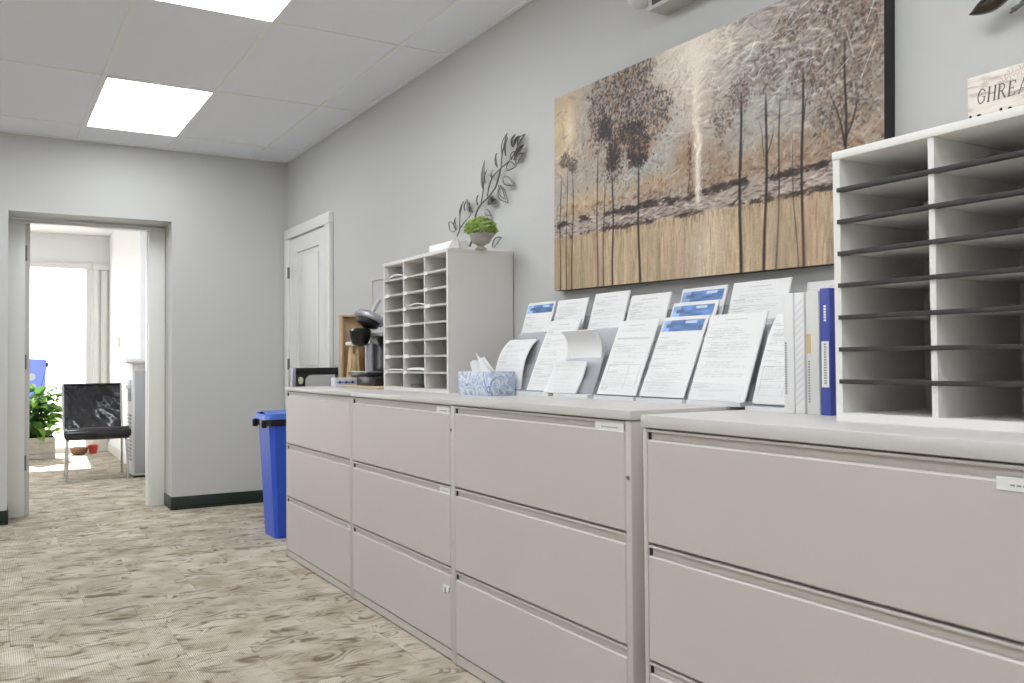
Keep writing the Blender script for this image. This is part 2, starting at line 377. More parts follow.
for k, w_ in ((1, 'far left side near the end wall'), (2, 'middle of the far left side'), (3, 'far left side beside the viewer'), (4, 'far left side behind the viewer')):
    lightlab[(-3, 9-2*k)] = 'added ceiling light panel over the '+w_+', out of the picture'  # unseen column of panels, added as side light for the cabinet fronts
for c_, w_ in ((5, 'on the cabinet side'), (2, 'on the left side'), (-3, 'on the far left side')): lightlab[(c_, -1)] = 'added rearmost ceiling light panel well behind the viewer '+w_  # unseen rear row, added to brighten sides that face the viewer
lightlab = {(i+4, j+2): l for (i, j), l in lightlab.items()}
for i in range(len(xs)-1):
    for j in range(len(ys)-1):
        xa, xb, ya, yb = xs[i], xs[i+1], ys[j], ys[j+1]
        if (i, j) in lightlab:
            li = thing('ceiling_light', lightlab[(i, j)], 'ceiling light', ((xa+xb)/2, (ya+yb)/2, H-.002), 'recessed ceiling light panels')
            f = MB(); e = .026
            f.box(xa+.012, xb-.012, ya+.012, ya+.012+e, H-.004, H+.03); f.box(xa+.012, xb-.012, yb-.012-e, yb-.012, H-.004, H+.03)
            f.box(xa+.012, xa+.012+e, ya+.012, yb-.012, H-.004, H+.03); f.box(xb-.012-e, xb-.012, ya+.012, yb-.012, H-.004, H+.03)
            f.build('light_frame', m_tee, li)
            box(xa+.018, xb-.018, ya+.018, yb-.018, H-.0045, H+.02).build('diffuser', m_diff, li)
        else:
            box(xa+.004, xb-.004, ya+.004, yb-.004, H+.004, H+.02).build('ceiling_tile', m_tile, ce, smooth=False)
for x in xs[1:-1]: box(x-.012, x+.012, YB, D, H-.002, H+.03).build('grid_bar', m_tee, ce)
for j, y in enumerate(ys[1:-1]):
    for xa, xb in zip(xs, xs[1:]): box(xa+.0125, xb-.0125, y-.012, y+.012, H-.001, H+.03).build('cross_bar', m_tee, ce)
b = MB(); b.box(W-.022, W, YB, D, H-.003, H+.02); b.box(XL, W, D-.022, D, H-.003, H+.02); b.build('wall_angle', m_tee, ce)

# ------------------------------------------------------------------ doorway frame with hinges
fx0 = on((24.6, 400), 'y', YF).x; fx1 = on((149, 400), 'y', YF).x
fz0 = on((90, 226.5), 'y', YF).z
d1 = thing('door_1', 'white painted door frame of the open doorway', 'door frame', ((OX0+OX1)/2, YF+.05, 0), kind=S)
box(OX0+.002, fx0, YF, YR, 0, OZ-.012, bev=.003).build('jamb', m_white, d1)
box(fx1, OX1-.002, YF, YR, 0, OZ-.012, bev=.003).build('jamb', m_white, d1)
box(fx0, fx1, YF, YR, fz0, OZ-.012, bev=.003).build('head', m_white, d1)
sx0 = on((29.3, 400), 'y', YF+.09).x; sx1 = on((146, 400), 'y', YF+.09).x
box(fx0, sx0, YF+.06, YR+.02, 0, fz0).build('door_stop', m_grey, d1)
box(sx1, fx1, YF+.06, YR+.02, 0, fz0).build('door_stop', m_white, d1)
for py in (253, 362, 463):
    p = on((26.5, py), 'y', YF+.04)
    box(fx0-.002, fx0+.013, YF+.03, YF+.062, p.z-.055, p.z+.055).build('hinge', m_hinge, d1)
# closet door on the right wall
d2 = thing('door_2', 'white panelled closet door in the corner by the end wall', 'door', (W, 6.58, 0), kind=S)
CA = .105
box(W-.034, W, 6.03, 6.03+CA, 0, 2.0995, bev=.004).build('casing', m_white, d2)
box(W-.034, W, 7.125-CA, 7.125, 0, 2.0995, bev=.004).build('casing', m_white, d2)
box(W-.036, W, 6.03, 7.125, 2.175-.075, 2.18, bev=.004).build('casing', m_white, d2)
lf = MB(); ya, yb = 6.03+CA+.004, 7.125-CA-.004; zt = 2.09
for (a0, a1, b0, b1) in ((ya, 6.285, .01, zt), (6.83, yb, .01, zt), (6.285, 6.83, 1.975, zt), (6.285, 6.83, .88, 1.05), (6.285, 6.83, .01, .22)):
    lf.box(W-.020, W, a0, a1, b0, b1)
leaf = lf.build('door_leaf', m_white, d2, smooth=False)
for b0, b1 in ((1.05, 1.975), (.22, .88)):
    box(W-.006, W, 6.285, 6.83, b0, b1).build('panel_field', m_white, leaf)
    box(W-.018, W, 6.325, 6.79, b0+.04, b1-.04, bev=.011).build('panel', m_white, leaf)
for z in (1.83, 1.10, .28): box(W-.036, W-.020, yb-.004, yb+.016, z-.045, z+.045, bev=.003).build('hinge', m_hinge, d2)
MB().lathe([(.012, 0), (.012, .03), (.028, .04), (.03, .06), (.018, .075)], 14).build('door_knob', m_hinge, d2, local=True)
kn = [c for c in d2.children if c.name.startswith('door_knob')][0]; kn.rotation_euler = (0, -math.pi/2, 0); kn.location = (-.020, 6.22-6.58, .95)

# ------------------------------------------------------------------ filing cabinets
def drawer_z(ztop, zlid, z1, z2, zb): return [(zlid, z1), (z1, z2), (z2, zb)]
def cabinet(label, X, y0, y1, zt, zlid, z1, z2, zb, labels=(), lock=None, latch=None, over=.004, st=.016, xb=2.0, lab_dz=0):
    """y0 near end, y1 far end, X = front plane"""
    t = thing('filing_cabinet', label, 'filing cabinet', ((X+xb)/2, (y0+y1)/2, 0), 'lateral filing cabinets along the wall')
    b = MB()
    b.box(X, xb, y0, y0+st, .0, zlid-.002, bev=.005); b.box(X, xb, y1-st, y1, .0, zlid-.002, bev=.005)
    b.box(X+.021, xb, y0+st, y1-st, .02, zlid-.002)
    b.box(xb-.01, xb, y0, y1, 0, zlid-.002)
    b.build('body', m_cab, t)
    box(X+.004, X+.02, y0+st, y1-st, .006, zb-.003).build('kick_plate', m_cab, t)
    box(X+.012, xb-.02, y0+.01, y1-.01, -.0, .02).build('plinth', m_dark, t)
    box(X-over, xb+.01, y0-.003, y1+.003 if over else y1, zlid, zt, bev=.003).build('lid', m_lid, t)
    ya, yb = y0+st+.0015, y1-st-.0015
    for k, (za, zc) in enumerate(drawer_z(zt, zlid, z1, z2, zb)):
        top = za-.031
        fr = MB(); fr.box(X, X+.018, ya, yb, zc+.002, top, bev=.0035, seg=1)
        d = fr.build('drawer', m_cab, t)
        box(X+.001, X+.018, ya, yb, za-.011, za-.0045, bev=.0015).build('top_rail', m_cab, d)
        pl = MB(); pl.box(X+.0105, X+.0205, ya+.004, yb-.004, top-.006, za-.012)
        pl.build('pull_channel', m_cab, d)
        box(X+.006, X+.0205, yb-.007, yb-.0005, top-.001, za-.013).build('pull_end', m_dark, d)
        if k in labels:
            w = labels[k]
            lb = box(X-(.001 if lab_dz else -.002), X+.005, ya+.006, ya+.006+w, top-.002-lab_dz, za-.011-lab_dz).build('label_card', m_label, d)
            p = MB()
            for q in range(6): p.box(X-(.0016 if lab_dz else -.0012), X-(.0008 if lab_dz else -.0021), ya+.006+w*(.2+.1*q), ya+.006+w*(.2+.1*q+.075), top+.006-lab_dz, top+.009-lab_dz)
            p.build('label_print', m_print, d)
    if lock:
        for z in lock: MB().lathe([(.006, 0), (.006, .004)], 12).build('lock', m_lock, t, local=True)
        for c, z in zip([c for c in t.children if c.name.startswith('lock')], lock):
            c.rotation_euler = (0, -math.pi/2, 0); c.location = (X-WO[t.name].x+.001, y0+st/2-WO[t.name].y, z)
    if latch:
        l = MB(); l.box(X-.004, X, ya+.01, ya+.055, latch+.012, latch+.022, bev=.002); l.box(X-.009, X-.001, ya+.012, ya+.022, latch-.002, latch+.016, bev=.002); l.box(X-.008, X-.001, ya+.043, ya+.050, latch-.012, latch+.016, bev=.002)
        l.build('plastic_latch', m_label, t)
    return t
Z12 = .973; Z3 = .981; Z4 = .975
cabinet('farthest grey lateral filing cabinet beside the blue bin', 1.495, 4.026, 5.085, Z12, .9525, .650, .348, .042, labels={2: .03}, xb=2.06)
cabinet('second grey lateral filing cabinet from the blue bin, white labels on its drawers', 1.495, 2.962, 4.018, Z12, .9525, .650, .348, .042, labels={0: .11, 1: .085}, latch=.255, lock=(.86,), xb=2.06)
cabinet('third grey lateral filing cabinet from the blue bin, under the leaflet holders', 1.489, 1.889, 2.956, Z3, .9545, .652, .346, .045, labels={0: .13}, lock=(.80,), xb=2.06, st=.026)
cabinet('nearest grey lateral filing cabinet under the large sorter, cut off by the picture edge', 1.466, .745, 1.812, Z4, .9425, .646, .347, .045, labels={0: .106}, xb=2.06, st=.016, lab_dz=.014)

# ------------------------------------------------------------------ literature sorters
def sorter(label, x0, x1, y0, y1, z0, z1, ncol, nrow, th, m, edge=None, tags=None):
    t = thing('mail_sorter', label, 'mail sorter', ((x0+x1)/2, (y0+y1)/2, z0), 'open compartment mail sorters')
    box(x0, x1, y0, y0+th, z0, z1-th).build('side_panel', m, t)
    box(x0, x1, y1-th, y1, z0, z1-th).build('side_panel', m, t)
    box(x0-.002, x1+.002, y0-.001, y1+.001, z1-th, z1, bev=.0015).build('top_panel', m, t)
    box(x0, x1, y0+th, y1-th, z0, z0+th).build('bottom_panel', m, t)
    box(x1-.006, x1, y0+th, y1-th, z0+th, z1-th).build('back_panel', m, t)
    cw = (y1-y0-th)/ncol; rh = (z1-z0-2*th+.004)/nrow; dt = th*.75 if edge else .009
    for c in range(1, ncol): box(x0+.002, x1-.006, y0+th/2+c*cw-dt/2, y0+th/2+c*cw+dt/2, z0+th, z1-th).build('divider', m, t)
    for c in range(ncol):
        ya = y0+th/2+c*cw+(th/2 if c == 0 else dt/2); yb = y0+th/2+(c+1)*cw-(th/2 if c == ncol-1 else dt/2)
        for r in range(1, nrow):
            z = z0+th-.002+r*rh
            if edge:
                s = box(x0+.012, x1-.006, ya, yb, z-.002, z+.002).build('shelf', m_sorter2, t)
                box(x0-.003, x0+.013, ya-.007, yb+.007, z-.005, z+.005, bev=.001).build('shelf_edge', edge, s)
            else:
                s = box(x0+.004, x1-.006, ya, yb, z-.003, z+.003).build('shelf', m_hardboard, t)
                box(x0+.001, x0+.004, ya, yb, z-.006, z+.0035).build('shelf_lip', m_hardboard, s)
                if tags and (ncol-1-c, nrow-1-r) in tags:
                    lw = tags[(ncol-1-c, nrow-1-r)]
                    box(x0-.001, x0+.001, yb-.004-lw, yb-.004, z-.010, z+.007).build('name_tag', m_label, s)
    return cw, rh
SX0, SX1, SY0, SY1, SZ0, SZ1 = 1.772, 2.110, 3.543, 4.290, Z12, 1.622
random.seed(3)
tags = {}
for c in range(3):
    for r in range(7):
        if (c, r) not in ((0, 0), (2, 3), (2, 4), (2, 5), (2, 6), (0, 2), (0, 3)): tags[(c, r)] = random.choice((.04, .055, .07, .03))
cw, rh = sorter('small grey sorter of three columns beside the coffee maker', SX0, SX1, SY0, SY1, SZ0, SZ1, 3, 8, .016, m_sorter, None, tags)
def sheets(name, label, cat, x0, x1, y0, y1, z, h, m, bend=0, group=None):
    P = []
    for i in range(7):
        s = i/6; P.append([(x0+(x1-x0)*s, y0+(y1-y0)*k/4, z+bend*(1-s)*(math.sin(k/4*math.pi))) for k in range(5)])
    b = MB(); b.grid(P); b.grid([[(p[0], p[1], p[2]+h) for p in r] for r in P])
    n = len(P)-1
    for a, bb_ in ((P[0], P[0]), (P[n], P[n])):
        for k in range(4): b.quad(a[k], a[k+1], (a[k+1][0], a[k+1][1], a[k+1][2]+h), (a[k][0], a[k][1], a[k][2]+h))
    o = b.build(name, m); tag(o, label, cat, group); return o
def slot(c, r):   # c 0 = far column, r 0 = top
    c2 = 2-c; return SY0+.008+c2*cw, SY0+.008+(c2+1)*cw, SZ0+.014+(7-r)*rh
for c, r, lab, bend, hh in ((0, 0, 'curled papers in the top far compartment of the small sorter', .016, .006), (1, 2, 'curled papers in the middle column, third compartment down', .012, .005),
                       (1, 6, 'white envelopes in the middle column, second compartment from the bottom', .004, .012), (0, 6, 'thin papers in the far column, second compartment from the bottom', .002, .006)):
    ya, yb, z = slot(c, r); sheets('paper_stack', lab, 'papers', SX0+.012, SX1-.02, ya+.02, yb-.02, z+.0065, hh, m_paper, bend, 'papers in the small sorter')
ya, yb, z = slot(1, 7)
o = box(SX0+.02, SX0+.16, ya+.03, yb-.05, z+.0035, z+.018, bev=.004).build('pen_case', m_black); tag(o, 'flat black case in the bottom middle compartment of the small sorter', 'case')

sorter('large light sorter with dark shelf edges on the nearest cabinet', 1.68, 1.99, .648, 1.3755, Z4, 1.592, 3, 8, .0185, m_sorter2, m_shelfedge)

# ------------------------------------------------------------------ painting
def vnoise(nu, nv, fu, fv, seed):
    r = np.random.default_rng(seed); g = r.random((int(fv)+3, int(fu)+3))
    x = np.linspace(0, fu, nu); y = np.linspace(0, fv, nv)
    xi = x.astype(int); yi = y.astype(int); xf = x-xi; yf = y-yi
    xf = xf*xf*(3-2*xf); yf = yf*yf*(3-2*yf)
    a = g[np.ix_(yi, xi)]; b = g[np.ix_(yi, xi+1)]; c = g[np.ix_(yi+1, xi)]; d = g[np.ix_(yi+1, xi+1)]
    return (a*(1-xf)+b*xf)*(1-yf)[:, None] + (c*(1-xf)+d*xf)*yf[:, None]
def fbm(nu, nv, fu, fv, seed, oc=4):
    s = 0; a = .5; t = 0
    for k in range(oc): s = s + a*vnoise(nu, nv, fu*2**k, fv*2**k, seed+k); t += a; a *= .55
    return s/t
def paint_art(nu, nv):
    u = np.linspace(0, 1, nu)[None, :].repeat(nv, 0); v = np.linspace(0, 1, nv)[:, None].repeat(nu, 1)
    wob = fbm(nu, nv, 6, 4, 1)-.5; wob2 = fbm(nu, nv, 14, 8, 9)-.5
    r = np.random.default_rng(77)
    col = np.zeros((nv, nu, 3))
    def c(*t): return np.array(t)/255.
    def mix(mask, cc):
        nonlocal col
        mk = np.clip(mask, 0, 1)[..., None]; col = col*(1-mk) + (cc if cc.ndim == 3 else np.broadcast_to(cc, col.shape))*mk
    ss = lambda a, b, x: (lambda t: t*t*(3-2*t))(np.clip((x-a)/(b-a), 0, 1))
    blob = lambda cu, cv, ru, rv: np.clip(1.25-np.sqrt(((u-cu)/ru)**2+((v-cv)/rv)**2)+wob*.9+wob2*.7, 0, 1)
    def dabs(n, mask, pal, la, lb, wa, wb, ang, spread, alpha):
        """n soft brush dabs of length la..lb and width wa..wb (grid cells) where the mask allows"""
        m = np.clip(mask, 0, 1); p = (m/m.sum()).ravel(); idx = r.choice(nu*nv, n, p=p)
        for k in idx:
            y0, x0 = divmod(int(k), nu); L_ = r.uniform(la, lb); w_ = r.uniform(wa, wb); th = ang+r.normal()*spread
            R_ = int(L_*1.1)+2; xa, xb, ya, yb = max(0, x0-R_), min(nu, x0+R_+1), max(0, y0-R_), min(nv, y0+R_+1)
            yy, xx = np.mgrid[ya:yb, xa:xb]; dx, dy = xx-x0, yy-y0; ct, st = math.cos(th), math.sin(th)
            d = ((dx*ct+dy*st)/L_)**2+((dy*ct-dx*st)/w_)**2
            a_ = (np.clip(1.25-d, 0, 1)*alpha*r.uniform(.5, 1))[..., None]; cc = pal[r.integers(len(pal))]*r.uniform(.9, 1.1)
            col[ya:yb, xa:xb] = col[ya:yb, xa:xb]*(1-a_)+np.clip(cc, 0, 1)*a_
    up = ss(.33, .36, v)
    # sky glow and haze
    col[:] = c(176, 162, 148)
    mix(blob(.04, .86, .10, .32), c(212, 180, 134)); mix(blob(.07, .80, .035, .14)*.9, c(238, 220, 184))
    mix(blob(.52, .92, .17, .32), c(222, 204, 186)); mix(blob(.57, 1.0, .18, .16)*.9, c(232, 218, 204)); mix(blob(.545, .70, .06, .22)*.6, c(214, 192, 168))
    mix(blob(.74, .88, .18, .26)*.8, c(170, 164, 160)); mix(blob(.93, .72, .17, .40)*.7, c(146, 128, 112))
    mix(blob(.74, .60, .16, .18)*.8, c(170, 170, 166)); mix(blob(.33, .50, .13, .12)*.8, c(176, 182, 178)); mix(blob(.45, .62, .07, .16)*.7, c(178, 184, 182)); mix(blob(.13, .56, .10, .10)*.6, c(168, 158, 148))
    mix(blob(.13, .42, .15, .08)*.8, c(206, 168, 118)); mix(blob(.42, .42, .16, .06)*.8, c(186, 148, 106)); mix(blob(.80, .42, .18, .07)*.7, c(166, 128, 94)); mix(blob(.51, .50, .05, .14)*.6, c(170, 118, 76)); mix(blob(.60, .46, .05, .12)*.6, c(158, 118, 86))
    # broad brushwork over the sky
    dabs(1500, up*(.4+wob), [c(214, 200, 184), c(150, 136, 122), c(188, 184, 178), c(190, 160, 126), c(130, 112, 98)], 6, 16, 1.5, 3.5, .0, .9, .35)
    dabs(900, blob(.75, .80, .22, .24), [c(206, 204, 202), c(140, 132, 128), c(120, 104, 96), c(196, 184, 170)], 5, 14, 1, 2.2, .05, .35, .55)
    dabs(400, blob(.55, .90, .12, .18), [c(240, 228, 214), c(226, 206, 190), c(200, 182, 168)], 6, 16, 1, 2.5, .3, .8, .5)
    # left crowns
    crown = np.maximum.reduce([blob(.20, .80, .095, .24), blob(.32, .80, .12, .24), blob(.415, .74, .075, .18), blob(.345, .60, .05, .11), blob(.255, .59, .055, .13), blob(.29, .95, .17, .12)])
    crown = ss(.25, .95, crown)
    mix(crown*.35, c(138, 122, 112))
    dabs(3400, crown, [c(56, 42, 40), c(76, 60, 56), c(110, 94, 88), c(148, 136, 130), c(172, 164, 158), c(64, 48, 44), c(178, 124, 82)], 1.6, 4.5, 1.1, 2.4, .6, 1.5, .8)
    core = np.maximum.reduce([blob(.25, .62, .035, .11), blob(.35, .60, .045, .08), blob(.22, .74, .05, .10), blob(.32, .70, .05, .06)])
    dabs(1500, ss(.3, 1, core), [c(40, 29, 30), c(52, 38, 36), c(70, 52, 48)], 1.6, 4, 1, 2.2, .6, 1.5, .85)
    edge = np.maximum.reduce([blob(.155, .68, .02, .16), blob(.425, .67, .05, .05), blob(.39, .61, .05, .04), blob(.30, .66, .05, .05)])
    dabs(260, ss(.1, 1, edge), [c(200, 144, 94), c(180, 122, 78), c(206, 164, 120)], 2, 6, .8, 1.6, .5, .6, .5)
    small = np.maximum(blob(.045, .66, .03, .06), blob(.085, .62, .03, .06)); dabs(420, ss(.4, 1, small), [c(110, 92, 84), c(136, 120, 110), c(84, 68, 62)], 1.5, 4, 1, 2, .6, 1.5, .6)
    halo = np.clip(np.maximum(blob(.28, .74, .21, .30), 0)-crown, 0, 1)*up; dabs(900, halo, [c(96, 80, 74), c(150, 140, 132), c(190, 182, 174), c(178, 136, 96)], 1.2, 3.2, .9, 1.6, .6, 1.5, .6)
    # right crowns, looser and cooler
    for (cu, cv, ru, rv, n) in ((.67, .70, .06, .11, 420), (.74, .74, .06, .13, 420), (.83, .71, .06, .13, 480), (.925, .72, .09, .26, 1500), (.97, .86, .035, .12, 420), (.80, .88, .06, .08, 260), (.90, .50, .06, .09, 380), (.62, .62, .04, .10, 200), (.88, .92, .05, .08, 260)):
        dabs(n, ss(.3, 1, blob(cu, cv, ru, rv))*up+1e-9, [c(82, 66, 62), c(112, 96, 90), c(150, 140, 134), c(60, 48, 46), c(166, 116, 80), c(186, 178, 170)], 1.4, 4.2, .9, 2, .6, 1.5, .5)
    dabs(700, up*ss(.62, .34, v)+1e-9, [c(150, 104, 68), c(186, 150, 112), c(108, 82, 66), c(196, 190, 182)], 2, 6, 1, 2.2, 1.2, .7, .45)
    # field below: dragged vertical paint
    streak = vnoise(nu, nv, 90, 3, 160)*.6 + vnoise(nu, nv, 40, 2, 161)*.4
    lm = ss(.285, .262, v+wob*.012); mix(lm, np.clip(c(194, 167, 132)[None, None]*(.80+.42*streak[..., None]), 0, 1))
    mix(lm*np.exp(-((u-.55)/.07)**2)*.45, c(226, 210, 190)); mix(lm*ss(.16, .0, u)*.3, c(150, 116, 76))
    dabs(1500, lm+1e-9, [c(226, 206, 174), c(172, 134, 94), c(204, 170, 126), c(150, 112, 74), c(214, 190, 158), c(188, 150, 118)], 6, 20, .8, 1.8, math.pi/2, .05, .38)
    # shore band
    bm_ = ss(.262, .28, v+wob*.02)*ss(.352, .335, v+wob*.03); mix(bm_*.9, c(172, 156, 146))
    dabs(700, bm_+1e-9, [c(222, 208, 194), c(198, 184, 172), c(120, 98, 90), c(86, 66, 62), c(178, 148, 118)], 3, 11, .8, 1.8, .03, .2, .7)
    d1_ = np.exp(-((v-.346-wob*.05)/.010)**2)*ss(.36, .6, fbm(nu, nv, 22, 4, 200, 3)); d2_ = np.exp(-((v-.268-wob*.03)/.007)**2)*ss(.34, .55, fbm(nu, nv, 26, 4, 210, 3))
    dabs(520, d1_+1e-9, [c(48, 34, 34), c(64, 46, 44), c(86, 64, 58)], 3, 9, 1, 2.4, .05, .25, .8); dabs(420, d2_+1e-9, [c(56, 40, 36), c(80, 58, 50)], 2, 7, .8, 1.8, .05, .3, .75)
    dabs(160, np.exp(-((v-.252)/.010)**2)+1e-9, [c(92, 64, 48), c(120, 88, 64)], 3, 7, .6, 1.0, math.pi/2, .05, .6)
    dabs(300, np.exp(-((v-.385-wob*.05)/.022)**2)+1e-9, [c(110, 80, 62), c(90, 64, 52), c(150, 112, 78)], 2, 7, .8, 2, .1, .5, .5)
    # shaft of light
    cu = .545 + (vnoise(nu, nv, 1, 9, 240)-.5)*.016
    wd = .008 + .006*ss(.5, .9, v) + .05*ss(.78, 1.0, v)
    sh = np.exp(-((u-cu)/wd)**2)*ss(.28, .32, v)*(.7+.3*vnoise(nu, nv, 20, 40, 250)); mix(sh, c(236, 222, 204))
    dabs(160, sh*ss(.9, .5, v)+1e-9, [c(244, 234, 220), c(220, 200, 178)], 2, 6, .8, 1.6, 1.5, .4, .7)
    mix(np.exp(-((u-.552)/.01)**2)*ss(.30, .1, v)*.5, c(234, 220, 204)); dabs(90, np.exp(-((u-.524)/.005)**2)*ss(.31, .36, v)*ss(.62, .45, v)+1e-9, [c(84, 58, 46), c(130, 84, 54)], 2, 5, .8, 1.6, 1.5, .4, .6)
    # trunks (bottom u,v -> top u,v, half-width, darkness)
    for (ua, va, ub, vb, hw, dk) in ((.027, .018, .031, .62, .0026, .85), (.055, .023, .060, .64, .0022, .8), (.082, .012, .086, .62, .0026, .85), (.192, .014, .191, .68, .0026, .92), (.215, .011, .221, .56, .0022, .85),
            (.254, .014, .252, .56, .0036, .97), (.355, .001, .348, .58, .0040, .97), (.671, .004, .672, .73, .0044, .97), (.735, .002, .741, .72, .0040, .95), (.765, .003, .776, .68, .0024, .8),
            (.816, .001, .800, .52, .0016, .65), (.828, .004, .827, .76, .0036, .95), (.921, .30, .923, .80, .0030, .85), (.921, .42, .885, .64, .0022, .75), (.923, .42, .962, .62, .0022, .75),
            (.741, .42, .765, .58, .0018, .65), (.672, .42, .690, .60, .0014, .55), (.735, .45, .715, .62, .0016, .55), (.827, .52, .850, .68, .0018, .65)):
        tt = np.clip((v-va)/(vb-va), 0, 1); uc = ua+(ub-ua)*tt + .0022*np.sin(tt*7+ua*40)
        mk = np.clip(1.3-np.abs(u-uc)/(hw*(1.15-.45*tt)), 0, 1)*(v >= va-.02)*(v <= vb)*ss(vb, vb-.12, v); mix(mk*dk, c(44, 32, 32))
    # scratched light twigs and palette-knife strokes
    for (ua, va, ub, vb) in ((.955, .62, .985, .74), (.94, .70, .925, .80), (.965, .80, .99, .90), (.90, .66, .93, .70), (.50, .62, .43, .64), (.45, .44, .50, .47), (.60, .72, .66, .76)):
        L2 = (ub-ua)**2+(vb-va)**2; tt = np.clip(((u-ua)*(ub-ua)+(v-va)*(vb-va))/L2, 0, 1); dd = np.hypot(u-ua-(ub-ua)*tt, (v-va-(vb-va)*tt)*.5); mix(np.clip(1.2-dd/.0016, 0, 1)*.6, c(224, 216, 206))
    dabs(130, blob(.74, .84, .20, .16)+.3*blob(.52, .9, .15, .15), [c(236, 230, 222)], 5, 12, .6, 1.0, .15, .4, .6)
    col *= (1+(rng.random((nv, nu))-.5)[..., None]*.10)
    col = np.clip(.60+(col-.60)*1.18, 0, 1); col = col.mean(-1, keepdims=True)*.26+col*.74; mix(lm*.10, c(150, 140, 122)); mix(lm*ss(.55, .75, vnoise(nu, nv, 26, 2, 300))*.25, c(200, 160, 140)); mix(lm*ss(.55, .75, vnoise(nu, nv, 30, 2, 301))*.25, c(162, 150, 116))
    return np.clip(col, 0, 1)
def set_cols(me, rgb):
    """rgb (nv,nu,3) sRGB for grid vertices in row order"""
    lin = np.where(rgb <= .04045, rgb/12.92, ((rgb+.055)/1.055)**2.4).reshape(-1, 3)
    a = me.color_attributes.new('Col', 'FLOAT_COLOR', 'POINT'); n = len(me.vertices)
    full = np.ones((n, 4)); full[:, :3] = .85; full[:len(lin), :3] = lin
    a.data.foreach_set('color', full.ravel().astype(np.float32))
def grid_mesh(name, P):
    """P numpy (nv,nu,3)"""
    nv, nu, _ = P.shape; me = bpy.data.meshes.new(name)
    i = np.arange(nv*nu).reshape(nv, nu)
    f = np.stack([i[:-1, :-1], i[:-1, 1:], i[1:, 1:], i[1:, :-1]], -1).reshape(-1, 4)
    me.from_pydata(P.reshape(-1, 3).tolist(), [], f.tolist()); me.update(); return me
PW, PH, PT = 1.603, .813, .045
pa = thing('painting', 'large landscape painting of autumn trees hanging on the wall', 'painting', (W-.001, (3.133+1.53)/2, 1.41-.0132))
pa.rotation_euler = (.0165, 0, 0)
nu, nv = 620, 320
uu, vv = np.meshgrid(np.linspace(0, 1, nu), np.linspace(0, 1, nv))
Pg = np.stack([np.full_like(uu, -PT), PW/2-uu*PW, vv*PH], -1)
me = grid_mesh('canvas', Pg); set_cols(me, paint_art(nu, nv)); me.materials.append(m_art)
o = bpy.data.objects.new('canvas', me); C.objects.link(o); o.parent = pa
MB().box(-PT+.001, 0, -PW/2, PW/2, 0, PH).build('stretcher_frame', m_canvasedge, pa, local=True)

# ------------------------------------------------------------------ printed leaflets and their holders
def paint_sheet(kind, nu, nv, seed):
    r = np.random.default_rng(seed); c = np.full((nv, nu, 3), .945)
    row = lambda t: int(t*nv)
    def line(t, a, b, g, h=1):
        i = row(t)
        if 0 <= i < nv-h: c[i:i+h, int(a*nu):int(b*nu)] = g
    t = .93
    if kind == 'header':
        blue = np.array([104, 140, 200])/255
        a, b = row(.955), row(.82); lo, hi = min(a, b), max(a, b)
        c[lo:hi, int(.06*nu):int(.95*nu)] = np.clip(blue*(.75+.45*vnoise(nu, hi-lo, 5, 3, seed)[:, int(.06*nu):int(.95*nu), None]), 0, 1)
        c[lo:hi, int(.06*nu):int(.24*nu)] = np.clip(c[lo:hi, int(.06*nu):int(.24*nu)]+.22, 0, 1)
        c[lo+(hi-lo)//3:lo+2*(hi-lo)//3, int(.14*nu):int(.34*nu)] = (.38, .46, .56); c[lo+2*(hi-lo)//3:hi-2, int(.58*nu):int(.80*nu)] = (.80, .86, .95)
        t = .74
    elif kind == 'plain': return c
    else:
        line(.93, .3, .7, .74, 1); t = .88
    while t > .05:
        m = r.random()
        if m < .14: t -= .035; continue
        if m < .30: line(t, .08, .2+.2*r.random(), .76, 1)
        else:
            a = .10+(.08 if r.random() < .5 else 0); e = .55+.35*r.random()
            i = row(t)
            if 0 <= i < nv:
                w_ = np.where(r.random(nu) < .18, .93, .80+.08*r.random(nu)); s0, s1 = int(a*nu), int(e*nu); c[i, s0:s1] = w_[s0:s1, None]
        t -= .0165
    if kind == 'table':
        i = row(.40); c[i, int(.1*nu):int(.9*nu)] = .78; c[int(.08*nv):i, int(.1*nu)] = .84; c[int(.08*nv):i, int(.62*nu)] = .86; c[int(.08*nv):i, int(.9*nu)] = .84; c[row(.74):row(.76), int(.1*nu):int(.9*nu)] = .82
    return c
def flyer(label, xb, zb, yl, yr, lean, Ln, kind, seed, bend=0, bow=0, skew=0, thick=.004, group='leaflets in the holders', name='leaflet'):
    nu_, nv_ = 44, 150
    a = np.radians(lean); s = np.linspace(0, 1, nv_); ang = a + np.radians(bend)*s**2
    dx = np.concatenate([[0], np.cumsum(np.sin(ang[:-1]))])*Ln/(nv_-1); dz = np.concatenate([[0], np.cumsum(np.cos(ang[:-1]))])*Ln/(nv_-1)
    uu, ii = np.meshgrid(np.linspace(0, 1, nu_), np.arange(nv_)); ss_ = s[ii]
    X = xb + dx[ii] + bow*(4*uu*(1-uu)-1)*-1*ss_; Y = yl + (yr-yl)*uu + skew*ss_; Z = zb + dz[ii]
    P = np.stack([X, Y, Z], -1); base = Vector((float(X.mean()), (yl+yr)/2, zb))
    me = grid_mesh(name, P-np.array(base)); set_cols(me, paint_sheet(kind, nu_, nv_, seed)); me.materials.append(m_sheet)
    for p in me.polygons: p.use_smooth = True
    o = bpy.data.objects.new(name, me); C.objects.link(o); o.location = base; WO[o.name] = base
    md = o.modifiers.new('thickness', 'SOLIDIFY'); md.thickness = thick; md.offset = 1 if False else -1
    return tag(o, label, 'leaflet', group)
